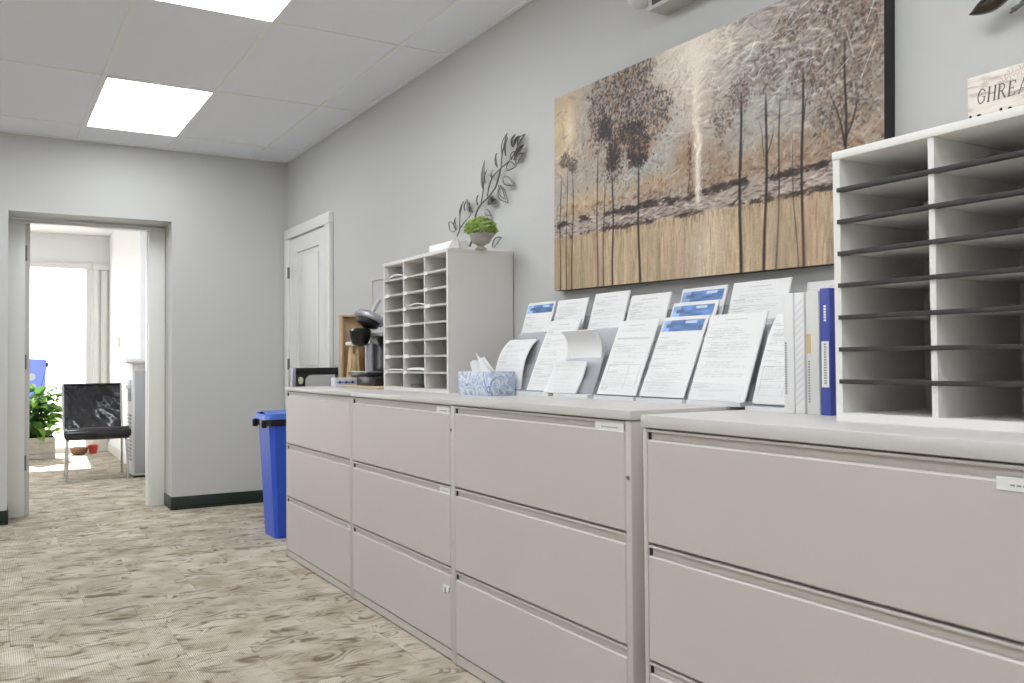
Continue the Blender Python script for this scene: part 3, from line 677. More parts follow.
def holder(label, yl, yr, tiers, zc, xf=1.838):
    """clear stepped holder: tiers = [(xb, zb, lean, height)]"""
    t = thing('leaflet_holder', label, 'leaflet holder', (1.95, (yl+yr)/2, zc), 'stepped acrylic leaflet holders')
    e = .004
    box(xf+.0, 2.05, yr-e, yl+e, zc, min(q[1] for q in tiers)-.0045).build('base_plate', m_frost, t)
    for xb, zb, lean, hh in tiers:
        a = math.radians(lean); d = Vector((math.sin(a), 0, math.cos(a))); n = Vector((math.cos(a), 0, -math.sin(a)))
        p0 = Vector((xb, yr-e, zb))+n*.012; p1 = Vector((xb, yl+e, zb))+n*.012
        b = MB(); b.prism([p0, p1, p1+d*hh, p0+d*hh], n*.003)
        pk = b.build('back_plate', m_acrylic, t)
        q0 = Vector((xb, yr-e, zb))-n*.010; q1 = Vector((xb, yl+e, zb))-n*.010
        MB().prism([q0, q1, q1+d*.05, q0+d*.05], n*.002).build('pocket_lip', m_clear, t)
        MB().prism([q0-d*.004, q1-d*.004, p1+n*.003-d*.004, p0+n*.003-d*.004], d*.003).build('pocket_floor', m_clear, t)
        if zb-zc > .02:
            box(p0.x, p0.x+.003, yr-e, yl+e, min(q[1] for q in tiers)-.0045, p0.z).build('riser', m_acrylic, t)
T1, T2, T3 = (1.848, .998), (1.905, 1.052), (1.962, 1.106)
cols = {'A': (3.295, 3.080), 'B': (3.055, 2.840), 'C': (2.795, 2.580), 'D': (2.535, 2.320), 'E': (2.300, 2.085), 'F': (2.055, 1.840), 'G': (1.812, 1.648)}
zcol = {'A': Z12, 'B': Z3, 'C': Z3, 'D': Z3, 'E': Z3, 'F': Z3, 'G': Z4}
hl = {'A': 'clear leaflet holder beside the tissue box', 'B': 'clear leaflet holder second from the tissue box', 'C': 'clear leaflet holder third from the tissue box, with drooping sheets',
      'D': 'clear leaflet holder fourth from the tissue box', 'E': 'clear leaflet holder with three blue-headed leaflets', 'F': 'clear leaflet holder with two large white text sheets', 'G': 'clear leaflet holder beside the white binders'}
for k in cols:
    tiers = [(T1[0], T1[1], 21, .20), (T2[0], T2[1], 20, .20), (T3[0], T3[1], 19, .20)] if k != 'G' else [(1.86, .99, 16, .22)]
    if k == 'A': tiers = [(a+(.042 if q == 0 else .012), b_, c_, d_) for q, (a, b_, c_, d_) in enumerate(tiers)]
    if k == 'B': tiers[0] = (T1[0]+.03, T1[1], 21, .20)
    holder(hl[k], cols[k][0], cols[k][1], tiers, zcol[k], 1.885 if k == 'A' else 1.838)
yl, yr = cols['A']; flyer('curved white text leaflet arching behind the tissue box', T1[0]+.042, T1[1], yl+.05, yr+.04, 6, .235, 'text', 11, bend=52)
flyer('leaflet with blue header above the tissue box, leftmost of the blue-headed ones', T3[0], T3[1]+.01, yl, yr, 18, .262, 'header', 12)
yl, yr = cols['B']; flyer('tall white text leaflet beside the curved leaflet', T1[0]+.03, T1[1], yl, yr, 20, .30, 'text', 13, skew=-.02, bend=4)
flyer('white text leaflet at the back, just right of the leftmost blue-headed one', T3[0], T3[1]+.006, yl, yr, 17, .262, 'text', 14)
yl, yr = cols['C']; flyer('short white text leaflet standing at the cabinet edge', T1[0]-.004, T1[1]-.003, yl+.08, yr+.08, 24, .125, 'text', 15, bend=-20, skew=-.02)
flyer('blank white leaflet drooping forward from the middle tier', T2[0], T2[1]+.05, yl+.01, yr+.01, 12, .135, 'plain', 16, bend=-75)
flyer('tall white text leaflet at the back under the painting corner', T3[0], T3[1]+.016, yl, yr, 17, .262, 'text', 17)
yl, yr = cols['D']; flyer('white leaflet with a printed table left of the blue-headed leaflets', T1[0], T1[1], yl, yr, 23, .279, 'table', 18)
flyer('white text leaflet behind the one with the printed table', T3[0]-.03, T3[1]-.012, yl, yr, 17, .265, 'text', 19)
yl, yr = cols['E']; flyer('front blue-headed leaflet of the three', T1[0], T1[1], yl, yr, 22, .279, 'header', 20, bow=.010)
flyer('middle blue-headed leaflet of the three', T2[0], T2[1], yl, yr, 20, .270, 'header', 21, bow=.006)
flyer('rear blue-headed leaflet of the three', T3[0], T3[1], yl, yr, 18, .262, 'header', 22)
yl, yr = cols['F']; flyer('large white text sheet in front, left of the folded clear sleeve', T1[0], T1[1]-.004, yl+.01, yr-.01, 21, .279, 'text', 23)
flyer('large white text sheet behind, right of the blue-headed leaflets', T3[0], T3[1], yl, yr-.02, 17, .262, 'text', 24)
yl, yr = cols['G']; flyer('white sheet curving in a clear sleeve next to the binders', 1.86, .992, yl, yr, 16, .27, 'table', 25, bend=14, skew=-.008)
flyer('white sheet behind the binders, topmost beside the large sorter', 2.058, 1.08, yl, yr-.12, 8, .265, 'text', 26)

# ------------------------------------------------------------------ binders
def binder(label, y0, y1, x0, h, m, kind, seed):
    z = Z4; x1 = x0+.255
    t = thing('ring_binder', label, 'binder', ((x0+x1)/2, (y0+y1)/2, z), 'binders beside the large sorter')
    box(x0, x0+.004, y0, y1, z, z+h, bev=.0015).build('spine', m, t)
    box(x0+.002, x1, y0, y0+.003, z, z+h, bev=.001).build('cover', m, t)
    box(x0+.002, x1, y1-.003, y1, z, z+h, bev=.001).build('cover', m, t)
    box(x0+.02, x1-.012, y0+.004, y1-.004, z+.004, z+h-.018).build('pages', m_paper, t)
    if kind == 'text':
        b = MB()
        for q in range(22): b.box(x0-.0006, x0, y0+(y1-y0)*.68, y0+(y1-y0)*.86, z+.05+q*.0062, z+.05+q*.0062+.0045)
        b.build('spine_print', m_print, t)
    if kind == 'hatch':
        b = MB()
        for q in range(15):
            za = z+.02+q*.018; b.prism([(x0-.0004, y1-.003, za), (x0-.0004, y0+.003, za+.02), (x0-.0004, y0+.003, za+.025), (x0-.0004, y1-.003, za+.005)], (.0004, 0, 0))
        b.build('spine_stripes', mat('faint_stripe', srgb(222, 224, 230), .5), t)
    if kind == 'gold':
        box(x0-.0006, x0, y0+(y1-y0)*.62, y0+(y1-y0)*.95, z+.155, z+.205).build('gold_label', m_gold, t)
        b = MB()
        for q in range(16): b.box(x0-.0006, x0, y0+(y1-y0)*.72, y0+(y1-y0)*.86, z+.03+q*.0068, z+.03+q*.0068+.0048)
        b.build('spine_print', m_print, t)
    if kind == 'blue':
        box(x0-.0008, x0, y0+.004, y1-.004, z+.07, z+.185).build('spine_label', m_label, t)
        b = MB()
        for q in range(16): b.box(x0-.0014, x0-.0008, y0+.011, y1-.012, z+.078+q*.0065, z+.078+q*.0065+.0042)
        b.build('spine_print', m_print, t)
        b = MB()
        for q in range(6): b.box(x0-.0006, x0, y0+.011, y1-.012, z+.235+q*.007, z+.235+q*.007+.005)
        b.build('spine_title', m_label, t)
binder('white binder with small dark spine print, leftmost of the binders', 1.6, 1.634, 1.795, .312, m_binderw, 'text', 1)
binder('white binder with faint diagonal stripes on its spine', 1.568, 1.5985, 1.797, .312, m_binderw, 'hatch', 2)
binder('grey-white binder with a small gold spine label', 1.524, 1.564, 1.80, .312, m_binderg, 'gold', 3)
binder('blue binder with a white spine label touching the large sorter', 1.492, 1.522, 1.803, .318, m_binderb, 'blue', 4)

# ------------------------------------------------------------------ wooden sign on the large sorter
sg = thing('wood_sign', 'whitewashed wooden block sign with grey lettering on the large sorter', 'sign', (1.80, .97, 1.5925))
SGX = 1.785; sy = on((967.5, 100), 'x', SGX).y; szt = on((969.5, 78), 'x', SGX).z
box(SGX, SGX+.03, sy-.34, sy, 1.5925, szt, bev=.002).build('block', m_signwood, sg)
def stroke(b, pts, wd, x):
    """flat ribbon along (y,z) points on the sign face; y grows leftwards"""
    for (a, c) in zip(pts, pts[1:]):
        d = Vector((c[0]-a[0], c[1]-a[1])); n = Vector((-d.y, d.x)).normalized()*wd/2; e = d.normalized()*wd*.3
        q = [(a[0]-e.x+n.x, a[1]-e.y+n.y), (c[0]+e.x+n.x, c[1]+e.y+n.y), (c[0]+e.x-n.x, c[1]+e.y-n.y), (a[0]-e.x-n.x, a[1]-e.y-n.y)]
        b.prism([(x, p[0], p[1]) for p in q], (.0008, 0, 0))
G = {'G': [([(.82, .78), (.62, .96), (.35, 1), (.12, .8), (.03, .5), (.12, .18), (.36, 0), (.62, .03), (.80, .16), (.80, .42)], .07), ([(.6, .44), (.95, .44)], .05)],
     'H': [([(.14, 0), (.14, 1)], .11), ([(.82, 0), (.82, 1)], .11), ([(.14, .52), (.82, .52)], .05), ([(0, 0), (.28, 0)], .04), ([(0, 1), (.28, 1)], .04), ([(.68, 0), (.96, 0)], .04), ([(.68, 1), (.96, 1)], .04)],
     'R': [([(.14, 0), (.14, 1)], .11), ([(.14, .98), (.5, .98), (.68, .86), (.68, .66), (.5, .52), (.14, .52)], .06), ([(.42, .52), (.86, 0)], .10), ([(0, 0), (.28, 0)], .04), ([(0, 1), (.2, 1)], .04), ([(.78, 0), (.98, 0)], .04)],
     'E': [([(.14, 0), (.14, 1)], .11), ([(0, .98), (.74, .98), (.74, .82)], .05), ([(.14, .52), (.55, .52)], .05), ([(.55, .42), (.55, .62)], .04), ([(0, .02), (.76, .02), (.78, .2)], .05)],
     'A': [([(.06, 0), (.46, 1)], .05), ([(.46, 1), (.86, 0)], .11), ([(.2, .34), (.7, .34)], .045), ([(-.04, 0), (.18, 0)], .04), ([(.74, 0), (1, 0)], .04)]}
lt = MB(); pg = on((977, 105), 'x', SGX); ph = on((978, 88), 'x', SGX)
lh = .0295; lw_ = .0200; cy_ = pg.y; z0_ = pg.z+.001
for ch in 'GHREA':
    for pts, wd in G[ch]: stroke(lt, [(cy_-p[0]*lw_*.92-p[1]*.004, z0_+p[1]*lh) for p in pts], wd*lh, SGX-.0006)
    cy_ -= lw_*1.08
lt.build('lettering', m_signtext, sg)
dk = MB()
for px in ((970.5, 117.5), (979, 116), (1001, 109.5), (1010, 108.5)):
    c = on(px, 'x', SGX); ww = .003 if px[0] in (970.5, 1001) else .005
    dk.prism([(SGX-.0006, c.y+math.cos(q*.628)*ww, c.z+math.sin(q*.628)*.0042) for q in range(10)], (.0008, 0, 0))
dk.build('lower_print', m_signdark, sg)
orn = MB()
for px, sc in (((1003, 82), .010), ((1010, 75), .012), ((985, 84), .008), ((1021, 70), .012)):
    c = on(px, 'x', SGX)
    for q in range(6):
        a = q*math.pi/3; stroke(orn, [(c.y+math.cos(a)*sc*.2, c.z+math.sin(a)*sc*.2), (c.y+math.cos(a+.4)*sc*.7, c.z+math.sin(a+.4)*sc*.7), (c.y+math.cos(a)*sc, c.z+math.sin(a)*sc)], .0012, SGX-.0006)
orn.build('scroll_ornament', mat('sign_faint_print', srgb(190, 178, 168), .8), sg)

# ------------------------------------------------------------------ tissue box
tb = thing('tissue_box', 'blue marbled tissue box with a white tissue sticking out', 'tissue box', (1.811, 3.268, Z12+.0005), rotz=.08)
box(-.06, .06, -.125, .125, 0, .098, bev=.002).build('carton', m_marble, tb, local=True)
b = MB(); b.prism([(.03*math.cos(q*.524), .075*math.sin(q*.524), .0982) for q in range(12)], (0, 0, .0004)); b.build('opening', m_label, tb, local=True)
P = []
for i in range(9):
    s = i/8; row = []
    for k in range(9):
        tt = k/8-.5; y = tt*.15*(1-.40*s)+.02*s + .02; x = .02*math.sin(k*1.6)*(1-.3*s)-.02*s; row.append((x, y, .096+s*(.080-.045*abs(tt+.12)*2+.010*math.sin(k*2.2))))
    P.append(row)
b = MB(); b.grid(P); b.grid([[(p[0]+.0015, p[1], p[2]) for p in r] for r in P]); b.build('tissue', m_tissue, tb, local=True)
b = MB()
for q in range(8):
    a = q*math.pi/4; b.box(-.0608, -.0600, -.108+.011*math.cos(a)-.0025, -.108+.011*math.cos(a)+.0025, .026+.012*math.sin(a)-.0025, .026+.012*math.sin(a)+.0025)
b.build('round_emblem', mat('emblem_blue', srgb(60, 84, 140), .5), tb, local=True)

# ------------------------------------------------------------------ things on top of the small sorter
zt = SZ1
pc = on((481, 247), 'x', 1.93); ux, uy = 1.93, pc.y
ur = thing('potted_plant', 'small green plant in a grey stone urn on the small sorter', 'potted plant', (ux, uy, zt))
MB().lathe([(.026, 0), (.028, .003), (.022, .007), (.013, .011), (.013, .015), (.022, .020), (.040, .030), (.048, .045), (.050, .060), (.054, .066), (.055, .070), (.047, .070), (.044, .062)], 24).build('urn', m_urn, ur, local=True)
MB().lathe([(.0, .064), (.045, .064)], 16).build('soil', m_soil, ur, local=True)
b = MB(); random.seed(11)
for k in range(760):
    th = random.random()*2*math.pi; cz = random.uniform(-.25, 1); sr = math.sqrt(max(0, 1-cz*cz)); rr = random.uniform(.72, 1.03)
    c = Vector((sr*math.cos(th)*.074*rr, sr*math.sin(th)*.074*rr, .088+cz*.058*rr)); n = Vector((sr*math.cos(th), sr*math.sin(th), cz*.8+.2)).normalized()
    t1 = n.cross(Vector((random.uniform(-1, 1), random.uniform(-1, 1), random.uniform(-1, 1)))).normalized(); t2 = (n*.7+n.cross(t1)*.7).normalized(); l = random.uniform(.008, .014)
    b.quad(c-t2*l, c+t1*l*.45, c+t2*l, c-t1*l*.45)
b.build('foliage', m_leaf, ur, local=True, smooth=False)['kind'] = 'stuff'
pl_ = on((430, 244), 'x', 1.82); pr_ = on((453, 240), 'x', 1.82)
o = box(1.815, 1.90, pr_.y, pl_.y, zt, zt+.042, bev=.003).build('white_carton', m_paper); tag(o, 'flat white carton lying on the small sorter', 'carton')
b = MB()
for k, (a_, hh) in enumerate(((0, .05), (.022, .042), (.045, .048))):
    y = pr_.y-.004-a_*.8; b.prism([(1.79, y, zt), (1.85, y, zt), (1.815, y-.012, zt+hh)], (0, -.0015, -.0))
    b.quad((1.79, y, zt), (1.82, y-.02, zt), (1.815, y-.012, zt+hh))
o = b.build('folded_card', m_envelope); tag(o, 'folded white cards standing between the carton and the urn', 'card')

# ------------------------------------------------------------------ metal branch wall art (drawn on the wall plane)
XW = W-.022
def wp(x, y, dx=0): p = on((x, y), 'x', XW); return Vector((p.x-dx, p.y, p.z))
def smooth_path(pts, n=6):
    out = []
    P = [pts[0]]+pts+[pts[-1]]
    for i in range(1, len(P)-2):
        for k in range(n):
            t = k/n; a, b_, c, d = P[i-1], P[i], P[i+1], P[i+2]
            out.append(.5*((2*b_)+(c-a)*t+(2*a-5*b_+4*c-d)*t*t+(3*b_-a-3*c+d)*t**3))
    out.append(pts[-1]); return out
art = thing('metal_branch', 'dark metal leafy branch wall art above the small sorter', 'wall art', (XW, 3.7, 1.66))
def z2(x, y): return (440+x/9.76, 120+y/9.76)          # zoomed crop of the photo -> pixel
def z3(x, y): return (440+x/9.76, 185+y/9.76)
stems = [[z3(290, 600), z3(320, 500), z3(350, 290), z3(400, 190), z3(470, 120), z2(540, 660), z2(580, 540), z2(595, 470), z2(610, 320), z2(650, 150)],
         [z2(470, 680), z2(510, 560), z2(595, 470), z2(680, 395), z2(740, 300), z2(780, 200), z2(825, 145)],
         [z2(540, 660), z2(570, 560), z2(590, 480), z2(660, 410)],
         [z3(165, 500), z3(190, 440), z3(195, 300), z3(225, 170)], [z3(190, 430), z3(240, 360), z3(300, 280), z3(265, 140)],
         [z3(460, 110), z2(490, 620), z2(520, 540)], [z3(400, 190), z3(420, 60), z2(430, 560), z2(432, 400)]]
for i, s in enumerate(stems):
    P = smooth_path([wp(*p) for p in s]); n = len(P); r0 = .0042 if i == 0 else .0022
    MB().tube(P, [r0*(1-.6*k/n)+.001 for k in range(n)], 7).build('stem', m_wire, art)
def leaf_loop(p0, p1, wd, r=.0035, fill=None, bulge=.5):
    """outline leaf between two pixels; fill adds a hammered metal blade"""
    a, c = wp(*p0), wp(*p1); d = c-a; n = Vector((0, -d.z, d.y)).normalized(); L_ = d.length
    up_, lo_ = [], []
    for k in range(9):
        t = k/8; w_ = wd*math.sin(math.pi*t**.85)
        up_.append(a+d*t+n*w_*.5-Vector((.012*math.sin(math.pi*t), 0, 0))); lo_.append(a+d*t-n*w_*.5-Vector((.004*math.sin(math.pi*t), 0, 0)))
    MB().tube(up_+lo_[::-1][1:], r, 6).build('leaf_outline', m_wire, art)
    if fill:
        b = MB(); b.grid([[u_, (u_+l_)/2-Vector((.006, 0, 0)), l_] for u_, l_ in zip(up_, lo_)])
        b.build('leaf_blade', fill, art)
for p0, p1, wd, fill in ((z2(415, 670), z2(435, 395), .035, None), (z2(440, 620), z2(455, 490), .03, None), (z2(605, 340), z2(655, 130), .045, None), (z2(640, 350), z2(660, 170), .03, None),
        (z2(560, 460), z2(550, 325), .03, None), (z2(700, 250), z2(735, 140), .03, None), (z2(715, 265), z2(775, 155), .035, m_leafdark), (z2(755, 250), z2(830, 140), .04, None),
        (z2(690, 390), z2(740, 305), .04, None), (z2(725, 390), z2(815, 245), .045, m_leafdark), (z2(740, 430), z2(815, 320), .045, None), (z2(650, 450), z2(740, 455), .05, None),
        (z2(620, 560), z2(715, 635), .045, m_leafmetal), (z2(570, 640), z3(665, 175), .06, None), (z2(585, 650), z3(640, 140), .03, None), (z3(465, 170), z3(545, 140), .05, m_leafdark), (z3(490, 110), z3(545, 180), .04, None),
        (z3(445, 240), z3(500, 300), .03, m_leafmetal), (z3(195, 310), z3(230, 160), .03, None), (z3(290, 260), z3(265, 140), .03, m_leafmetal), (z3(240, 250), z3(262, 150), .025, None),
        (z3(370, 200), z3(372, 100), .025, m_leafmetal), (z3(155, 440), z3(85, 370), .06, None), (z3(160, 440), z3(150, 320), .04, None), (z3(510, 600), z3(600, 510), .05, None), (z3(470, 560), z3(535, 480), .03, None),
        (z2(505, 560), z2(520, 490), .025, m_leafmetal), (z3(320, 270), z3(290, 170), .025, None)):
    leaf_loop(p0, p1, wd*.82, .0026, fill)
# second piece, upper right corner
art = thing('metal_leaf_art', 'dark bronze metal leaf wall art cut off by the top right corner', 'wall art', (XW, 1.15, 1.93))
XW = W-.05
P = smooth_path([wp(1012, 10), wp(1024, 3), wp(1050, -12), wp(1090, -60), wp(1120, -120)]); MB().tube(P, [.005]*len(P), 7).build('stem', m_wire, art)
P = smooth_path([wp(1010, 13), wp(1018, 8), wp(1020, 4), wp(1030, -8)]); MB().tube(P, [.003]*len(P), 6).build('stem', m_wire, art)
for p0, p1, wd, fill in (((1012, -6), (970, 15), .038, m_leafdark), ((1030, -12), (985, -4), .035, m_leafmetal), ((1060, -30), (1010, -45), .04, m_leafdark), ((1080, -50), (1095, -5), .04, m_leafmetal), ((1100, -80), (1050, -95), .04, m_leafdark)):
    leaf_loop(p0, p1, wd, .002, fill)
XW = W-.022

# ------------------------------------------------------------------ emergency light on the wall, cut by the top edge
em = thing('emergency_light', 'white emergency light fixture high on the wall, cut off by the top edge', 'emergency light', (W-.04, 2.36, 2.372))
box(W-.085, W-.001, 2.10, 2.455, 2.360, 2.50, bev=.006).build('housing', m_emerg, em)
box(W-.0865, W-.08, 2.13, 2.43, 2.374, 2.49).build('faceplate', m_black, em)
for yy in (2.505, 2.05):
    l = MB().lathe([(.020, 0), (.036, .01), (.038, .04), (.024, .07), (.008, .08)], 18).build('lamp_head', m_coolw, em, local=True)
    l.location = Vector((W-.05, yy, 2.435))-WO[em.name]; l.rotation_euler = (0, -.9 - math.pi/2*.6, 0)
    box(W-.03, W-.0, yy-.012, yy+.012, 2.44, 2.47).build('bracket', m_emerg, em)

# ------------------------------------------------------------------ blue recycling bin
bx0, bx1, by0, by1 = 1.552, 1.82, 5.585, 5.885
bn = thing('recycling_bin', 'tall blue plastic recycling bin at the end of the cabinets', 'bin', ((bx0+bx1)/2, (by0+by1)/2, 0))
def frustum(b, r0, r1, z0, z1, ch=.03):
    def ring(r, z, c): x0, x1, y0, y1 = r; return [(x0+c, y0, z), (x1-c, y0, z), (x1, y0+c, z), (x1, y1-c, z), (x1-c, y1, z), (x0+c, y1, z), (x0, y1-c, z), (x0, y0+c, z)]
    A = [b.bm.verts.new(p) for p in ring(r0, z0, ch*.7)]; B = [b.bm.verts.new(p) for p in ring(r1, z1, ch)]
    for k in range(8): b.bm.faces.new((A[k], A[(k+1) % 8], B[(k+1) % 8], B[k]))
    b.bm.faces.new(A[::-1]); b.bm.faces.new(B)
    return b
frustum(MB(), (bx0+.028, bx1-.028, by0+.022, by1-.022), (bx0-.01, bx1, by0, by1), 0, .715).build('bin_body', m_blue, bn)
frustum(MB(), (bx0-.03, bx1+.008, by0-.01, by1+.01), (bx0-.03, bx1+.008, by0-.01, by1+.01), .715, .755).build('rim_band', m_black, bn)
for yy in (by0+.03, by1-.06): box(bx0-.055, bx0-.02, yy, yy+.03, .70, .75, bev=.008).build('handle', m_black, bn)
b = frustum(MB(), (bx0-.045, bx1+.012, by0-.015, by1+.015), (bx0-.03, bx1+.008, by0-.005, by1+.005), .755, .785, .03)
b.build('lid', m_bluelid, bn)
b = MB(); b.prism([(bx0-.02, by0+.0, .785), (bx1, by0+.0, .785), (bx1, by0+.14, .80), (bx0-.02, by0+.14, .80)], (0, 0, .004)); b.prism([(bx0-.02, by1-.0, .785), (bx1, by1-.0, .785), (bx1, by1-.14, .80), (bx0-.02, by1-.14, .80)], (0, 0, .004))
b.build('swing_flap', m_bluelid, bn)

# ------------------------------------------------------------------ office machine beyond the far cabinet
om = thing('office_machine', 'black office machine with pale grey rounded cover, standing beyond the far cabinet', 'office machine', (1.95, 6.02, 0))
oy = 5.94
box(1.80, 2.108, oy, oy+.075, 0, 1.035, bev=.006).build('body', m_black, om)
box(1.81, 2.112, oy-.006, oy+.08, 1.036, 1.077, bev=.004).build('top_cover', m_black, om)
box(1.787, 1.812, oy-.012, oy+.08, .90, 1.078, bev=.004).build('corner_trim', m_silver, om)
b = MB(); pts = []
for q in range(7): a = math.pi-q*math.pi/12; pts.append((1.925+.045*math.cos(a), oy-.01, .983+.045*math.sin(a)))
pts += [(2.09, oy-.01, 1.028), (2.09, oy-.01, .55), (1.88, oy-.01, .55)]
b.prism(pts, (0, .02, 0)); b.build('rounded_cover', m_grey, om)
MB().lathe([(.0, -.026), (.012, -.022), (.018, 0), (.014, .018), (.0, .024)], 14, (1.845, oy-.014, .992)).build('pale_knob', m_greenball, om)

# ------------------------------------------------------------------ coffee corner
cb = box(1.74, 2.08, 4.30, 4.84, Z12, Z12+.012, bev=.003).build('serving_board', m_board); tag(cb, 'thin tan board under the coffee maker', 'board')
ZB = Z12+.012
cm = thing('coffee_maker', 'black and silver coffee maker with its lid open, beside the small sorter', 'coffee maker', (1.94, 4.62, ZB))
cy0, cy1 = 4.45, 4.70
box(1.790, 2.06, cy0, cy1+.03, ZB, ZB+.055, bev=.008).build('base', m_black, cm)
dtr = box(1.750, 1.880, cy0+.02, cy1+.06, ZB+.056, ZB+.075, bev=.006).build('drip_tray', m_black, cm)
g = MB()
for k in range(7): g.box(1.762+k*.013, 1.768+k*.013, cy0+.04, cy1+.04, ZB+.0752, ZB+.078)
g.build('tray_slats', m_silver, dtr)
box(1.855, 2.06, cy0, cy1, ZB+.055, ZB+.27, bev=.015).build('column', m_black, cm)
MB().lathe([(.030, 0), (.030, .17)], 20, (1.850, cy1-.035, ZB+.062)).build('silver_panel', m_silver, cm)
MB().lathe([(.020, 0), (.044, .015), (.058, .05), (.062, .085), (.050, .10)], 22, (1.778, cy1-.06, ZB+.215)).build('brew_head', m_black, cm)
box(1.830, 2.055, cy0+.01, cy1-.01, ZB+.268, ZB+.29, bev=.006).build('top_deck', m_silver, cm)
ld = MB().lathe([(.0, .0), (.062, .0), (.070, .008), (.070, .020), (.060, .034), (.03, .042), (.0, .044)], 22).build('open_lid', m_silver, cm, local=True)
ld.location = Vector((1.825, cy1-.07, ZB+.355))-WO[cm.name]; ld.rotation_euler = (0, .42, .2); ld.scale = (1.3, 1.25, 1.1)
li_ = MB().lathe([(.0, 0), (.052, 0), (.048, -.018), (.02, -.03), (.0, -.03)], 20).build('lid_needle_housing', m_black, cm, local=True)
li_.location = ld.location; li_.rotation_euler = ld.rotation_euler; li_.scale = (1.25, 1.2, 1.3)
hp = [Vector((1.835, cy1-.06, ZB+.37)), Vector((1.855, cy1-.075, ZB+.42)), Vector((1.875, cy1-.09, ZB+.465)), Vector((1.885, cy1-.095, ZB+.475))]
MB().tube(smooth_path(hp), .026, 10, flat=.4).build('lid_handle', m_coolw, cm)
# small printed box
pb = on((345, 386), 'z', Z12)
o_ = thing('patterned_box', 'small white box with dark printed marks at the front of the far cabinets', 'box', (1.86, 4.90, Z12))
bx = on((334.5, 380), 'y', 4.87).x; bx2 = on((357, 380), 'y', 4.87).x
box(bx, bx2, 4.865, 4.93, Z12, Z12+.052, bev=.002).build('carton', mat('speckled_white_card', srgb(226, 228, 236), .6, noise=.25, nscale=160), o_)
b = MB()
for k in range(3):
    c = bx+(bx2-bx)*(.22+.28*k); b.box(c-.018, c+.018, 4.8635, 4.8652, Z12+.024, Z12+.028); b.box(c-.005, c+.006, 4.8635, 4.8652, Z12+.019, Z12+.034)
b.build('printed_marks', m_binderb, o_)
# wooden shadow box with a small stool, against the wall
by_ = 5.045
wx0 = on((340.5, 340), 'y', by_).x; wx1 = wx0+.165
wzt = on((343, 317), 'y', by_).z
wb_ = thing('wooden_crate', 'open pale wooden crate standing against the wall behind the coffee maker', 'crate', ((wx0+wx1)/2, by_+.02, Z12))
cz = Z12
def crate_panel(nm, *a): box(*a, bev=.0015).build(nm, m_wood, wb_)
crate_panel('side_board', wx0, wx0+.012, by_-.02, by_+.03, cz, wzt); crate_panel('side_board', wx1-.012, wx1, by_-.02, by_+.03, cz, wzt)
crate_panel('top_board', wx0, wx1, by_-.02, by_+.03, wzt, wzt+.012); crate_panel('bottom_board', wx0+.012, wx1-.012, by_-.02, by_+.03, cz, cz+.012)
crate_panel('back_board', wx0+.012, wx1-.012, by_+.024, by_+.03, cz+.012, wzt)
sc_ = on((353.5, 345), 'y', by_-.06); szt_ = on((353, 342), 'y', by_-.06).z
st_ = thing('mini_stool', 'tiny turned wooden stool with a white top in front of the wooden crate', 'stool ornament', (sc_.x, by_-.062, Z12+.0))
MB().lathe([(.0, szt_-.022), (.040, szt_-.022), (.047, szt_-.016), (.047, szt_-.006), (.040, szt_), (.0, szt_)], 18, (sc_.x, by_-.062, 0)).build('seat', m_tissue, st_)
for k in range(4):
    a = math.pi/4+k*math.pi/2; ca, sa = math.cos(a), math.sin(a)
    pth = [(sc_.x+ca*(.022+.022*s), by_-.062+sa*(.014+.012*s), szt_-.02-(szt_-.02-Z12)*s) for s in (0, .2, .5, .8, 1)]
    MB().tube(pth, [.008, .011, .009, .012, .008], 8).build('leg', m_woodl, st_)
MB().lathe([(.020, 0), (.026, .02), (.024, .10), (.030, .13)], 14, (sc_.x, by_-.062, Z12+.06)).build('core', m_woodl, st_)
# pale frame leaning behind the coffee maker
fp = thing('picture_frame', 'pale grey picture frame on the wall behind the coffee maker', 'picture frame', (W-.008, 4.87, 1.20))
fa = on((372, 279), 'x', W-.01)
b = MB(); y_b, y_a, z_a, z_b = fa.y, fa.y-.30, 1.21, fa.z
b.box(W-.014, W-.001, y_a, y_b, z_b-.015, z_b); b.box(W-.014, W-.001, y_a, y_b, z_a, z_a+.015); b.box(W-.014, W-.001, y_a, y_a+.015, z_a+.015, z_b-.015); b.box(W-.014, W-.001, y_b-.015, y_b, z_a+.015, z_b-.015)
b.build('frame', m_grey, fp); box(W-.008, W-.001, y_a+.015, y_b-.015, z_a+.015, z_b-.015).build('print', mat('pale_print', srgb(206, 204, 204), .5, noise=.15, nscale=20), fp)

# ------------------------------------------------------------------ next room: chair
ch = thing('sling_chair', 'black leather sling chair with chrome legs in the next room', 'chair', (.93, 9.55, 0))
sx0_, sx1_ = .655, 1.20
legs = [((.662, 9.30), (.672, 9.36)), ((1.192, 9.29), (1.178, 9.36)), ((.682, 9.80), (.690, 9.70)), ((1.205, 9.86), (1.186, 9.72))]
for (bx_, by2), (tx, ty) in legs:
    MB().tube([(bx_, by2, 0), (bx_*.6+tx*.4, by2*.6+ty*.4, .22), (tx, ty, .42)], .0115, 10).build('leg', m_chrome, ch)
for xx in (.662, 1.188):
    MB().tube(smooth_path([Vector((xx, 9.33, .43)), Vector((xx, 9.55, .435)), Vector((xx, 9.70, .45)), Vector((xx, 9.76, .55)), Vector((xx, 9.80, .75)), Vector((xx, 9.83, .905))]), .0115, 8).build('side_rail', m_chrome, ch)
MB().tube([(.662, 9.35, .40), (1.188, 9.35, .40)], .010, 8).build('front_bar', m_chrome, ch)
MB().tube([(.662, 9.83, .905), (1.188, 9.83, .905)], .012, 8).build('top_bar', m_black, ch)
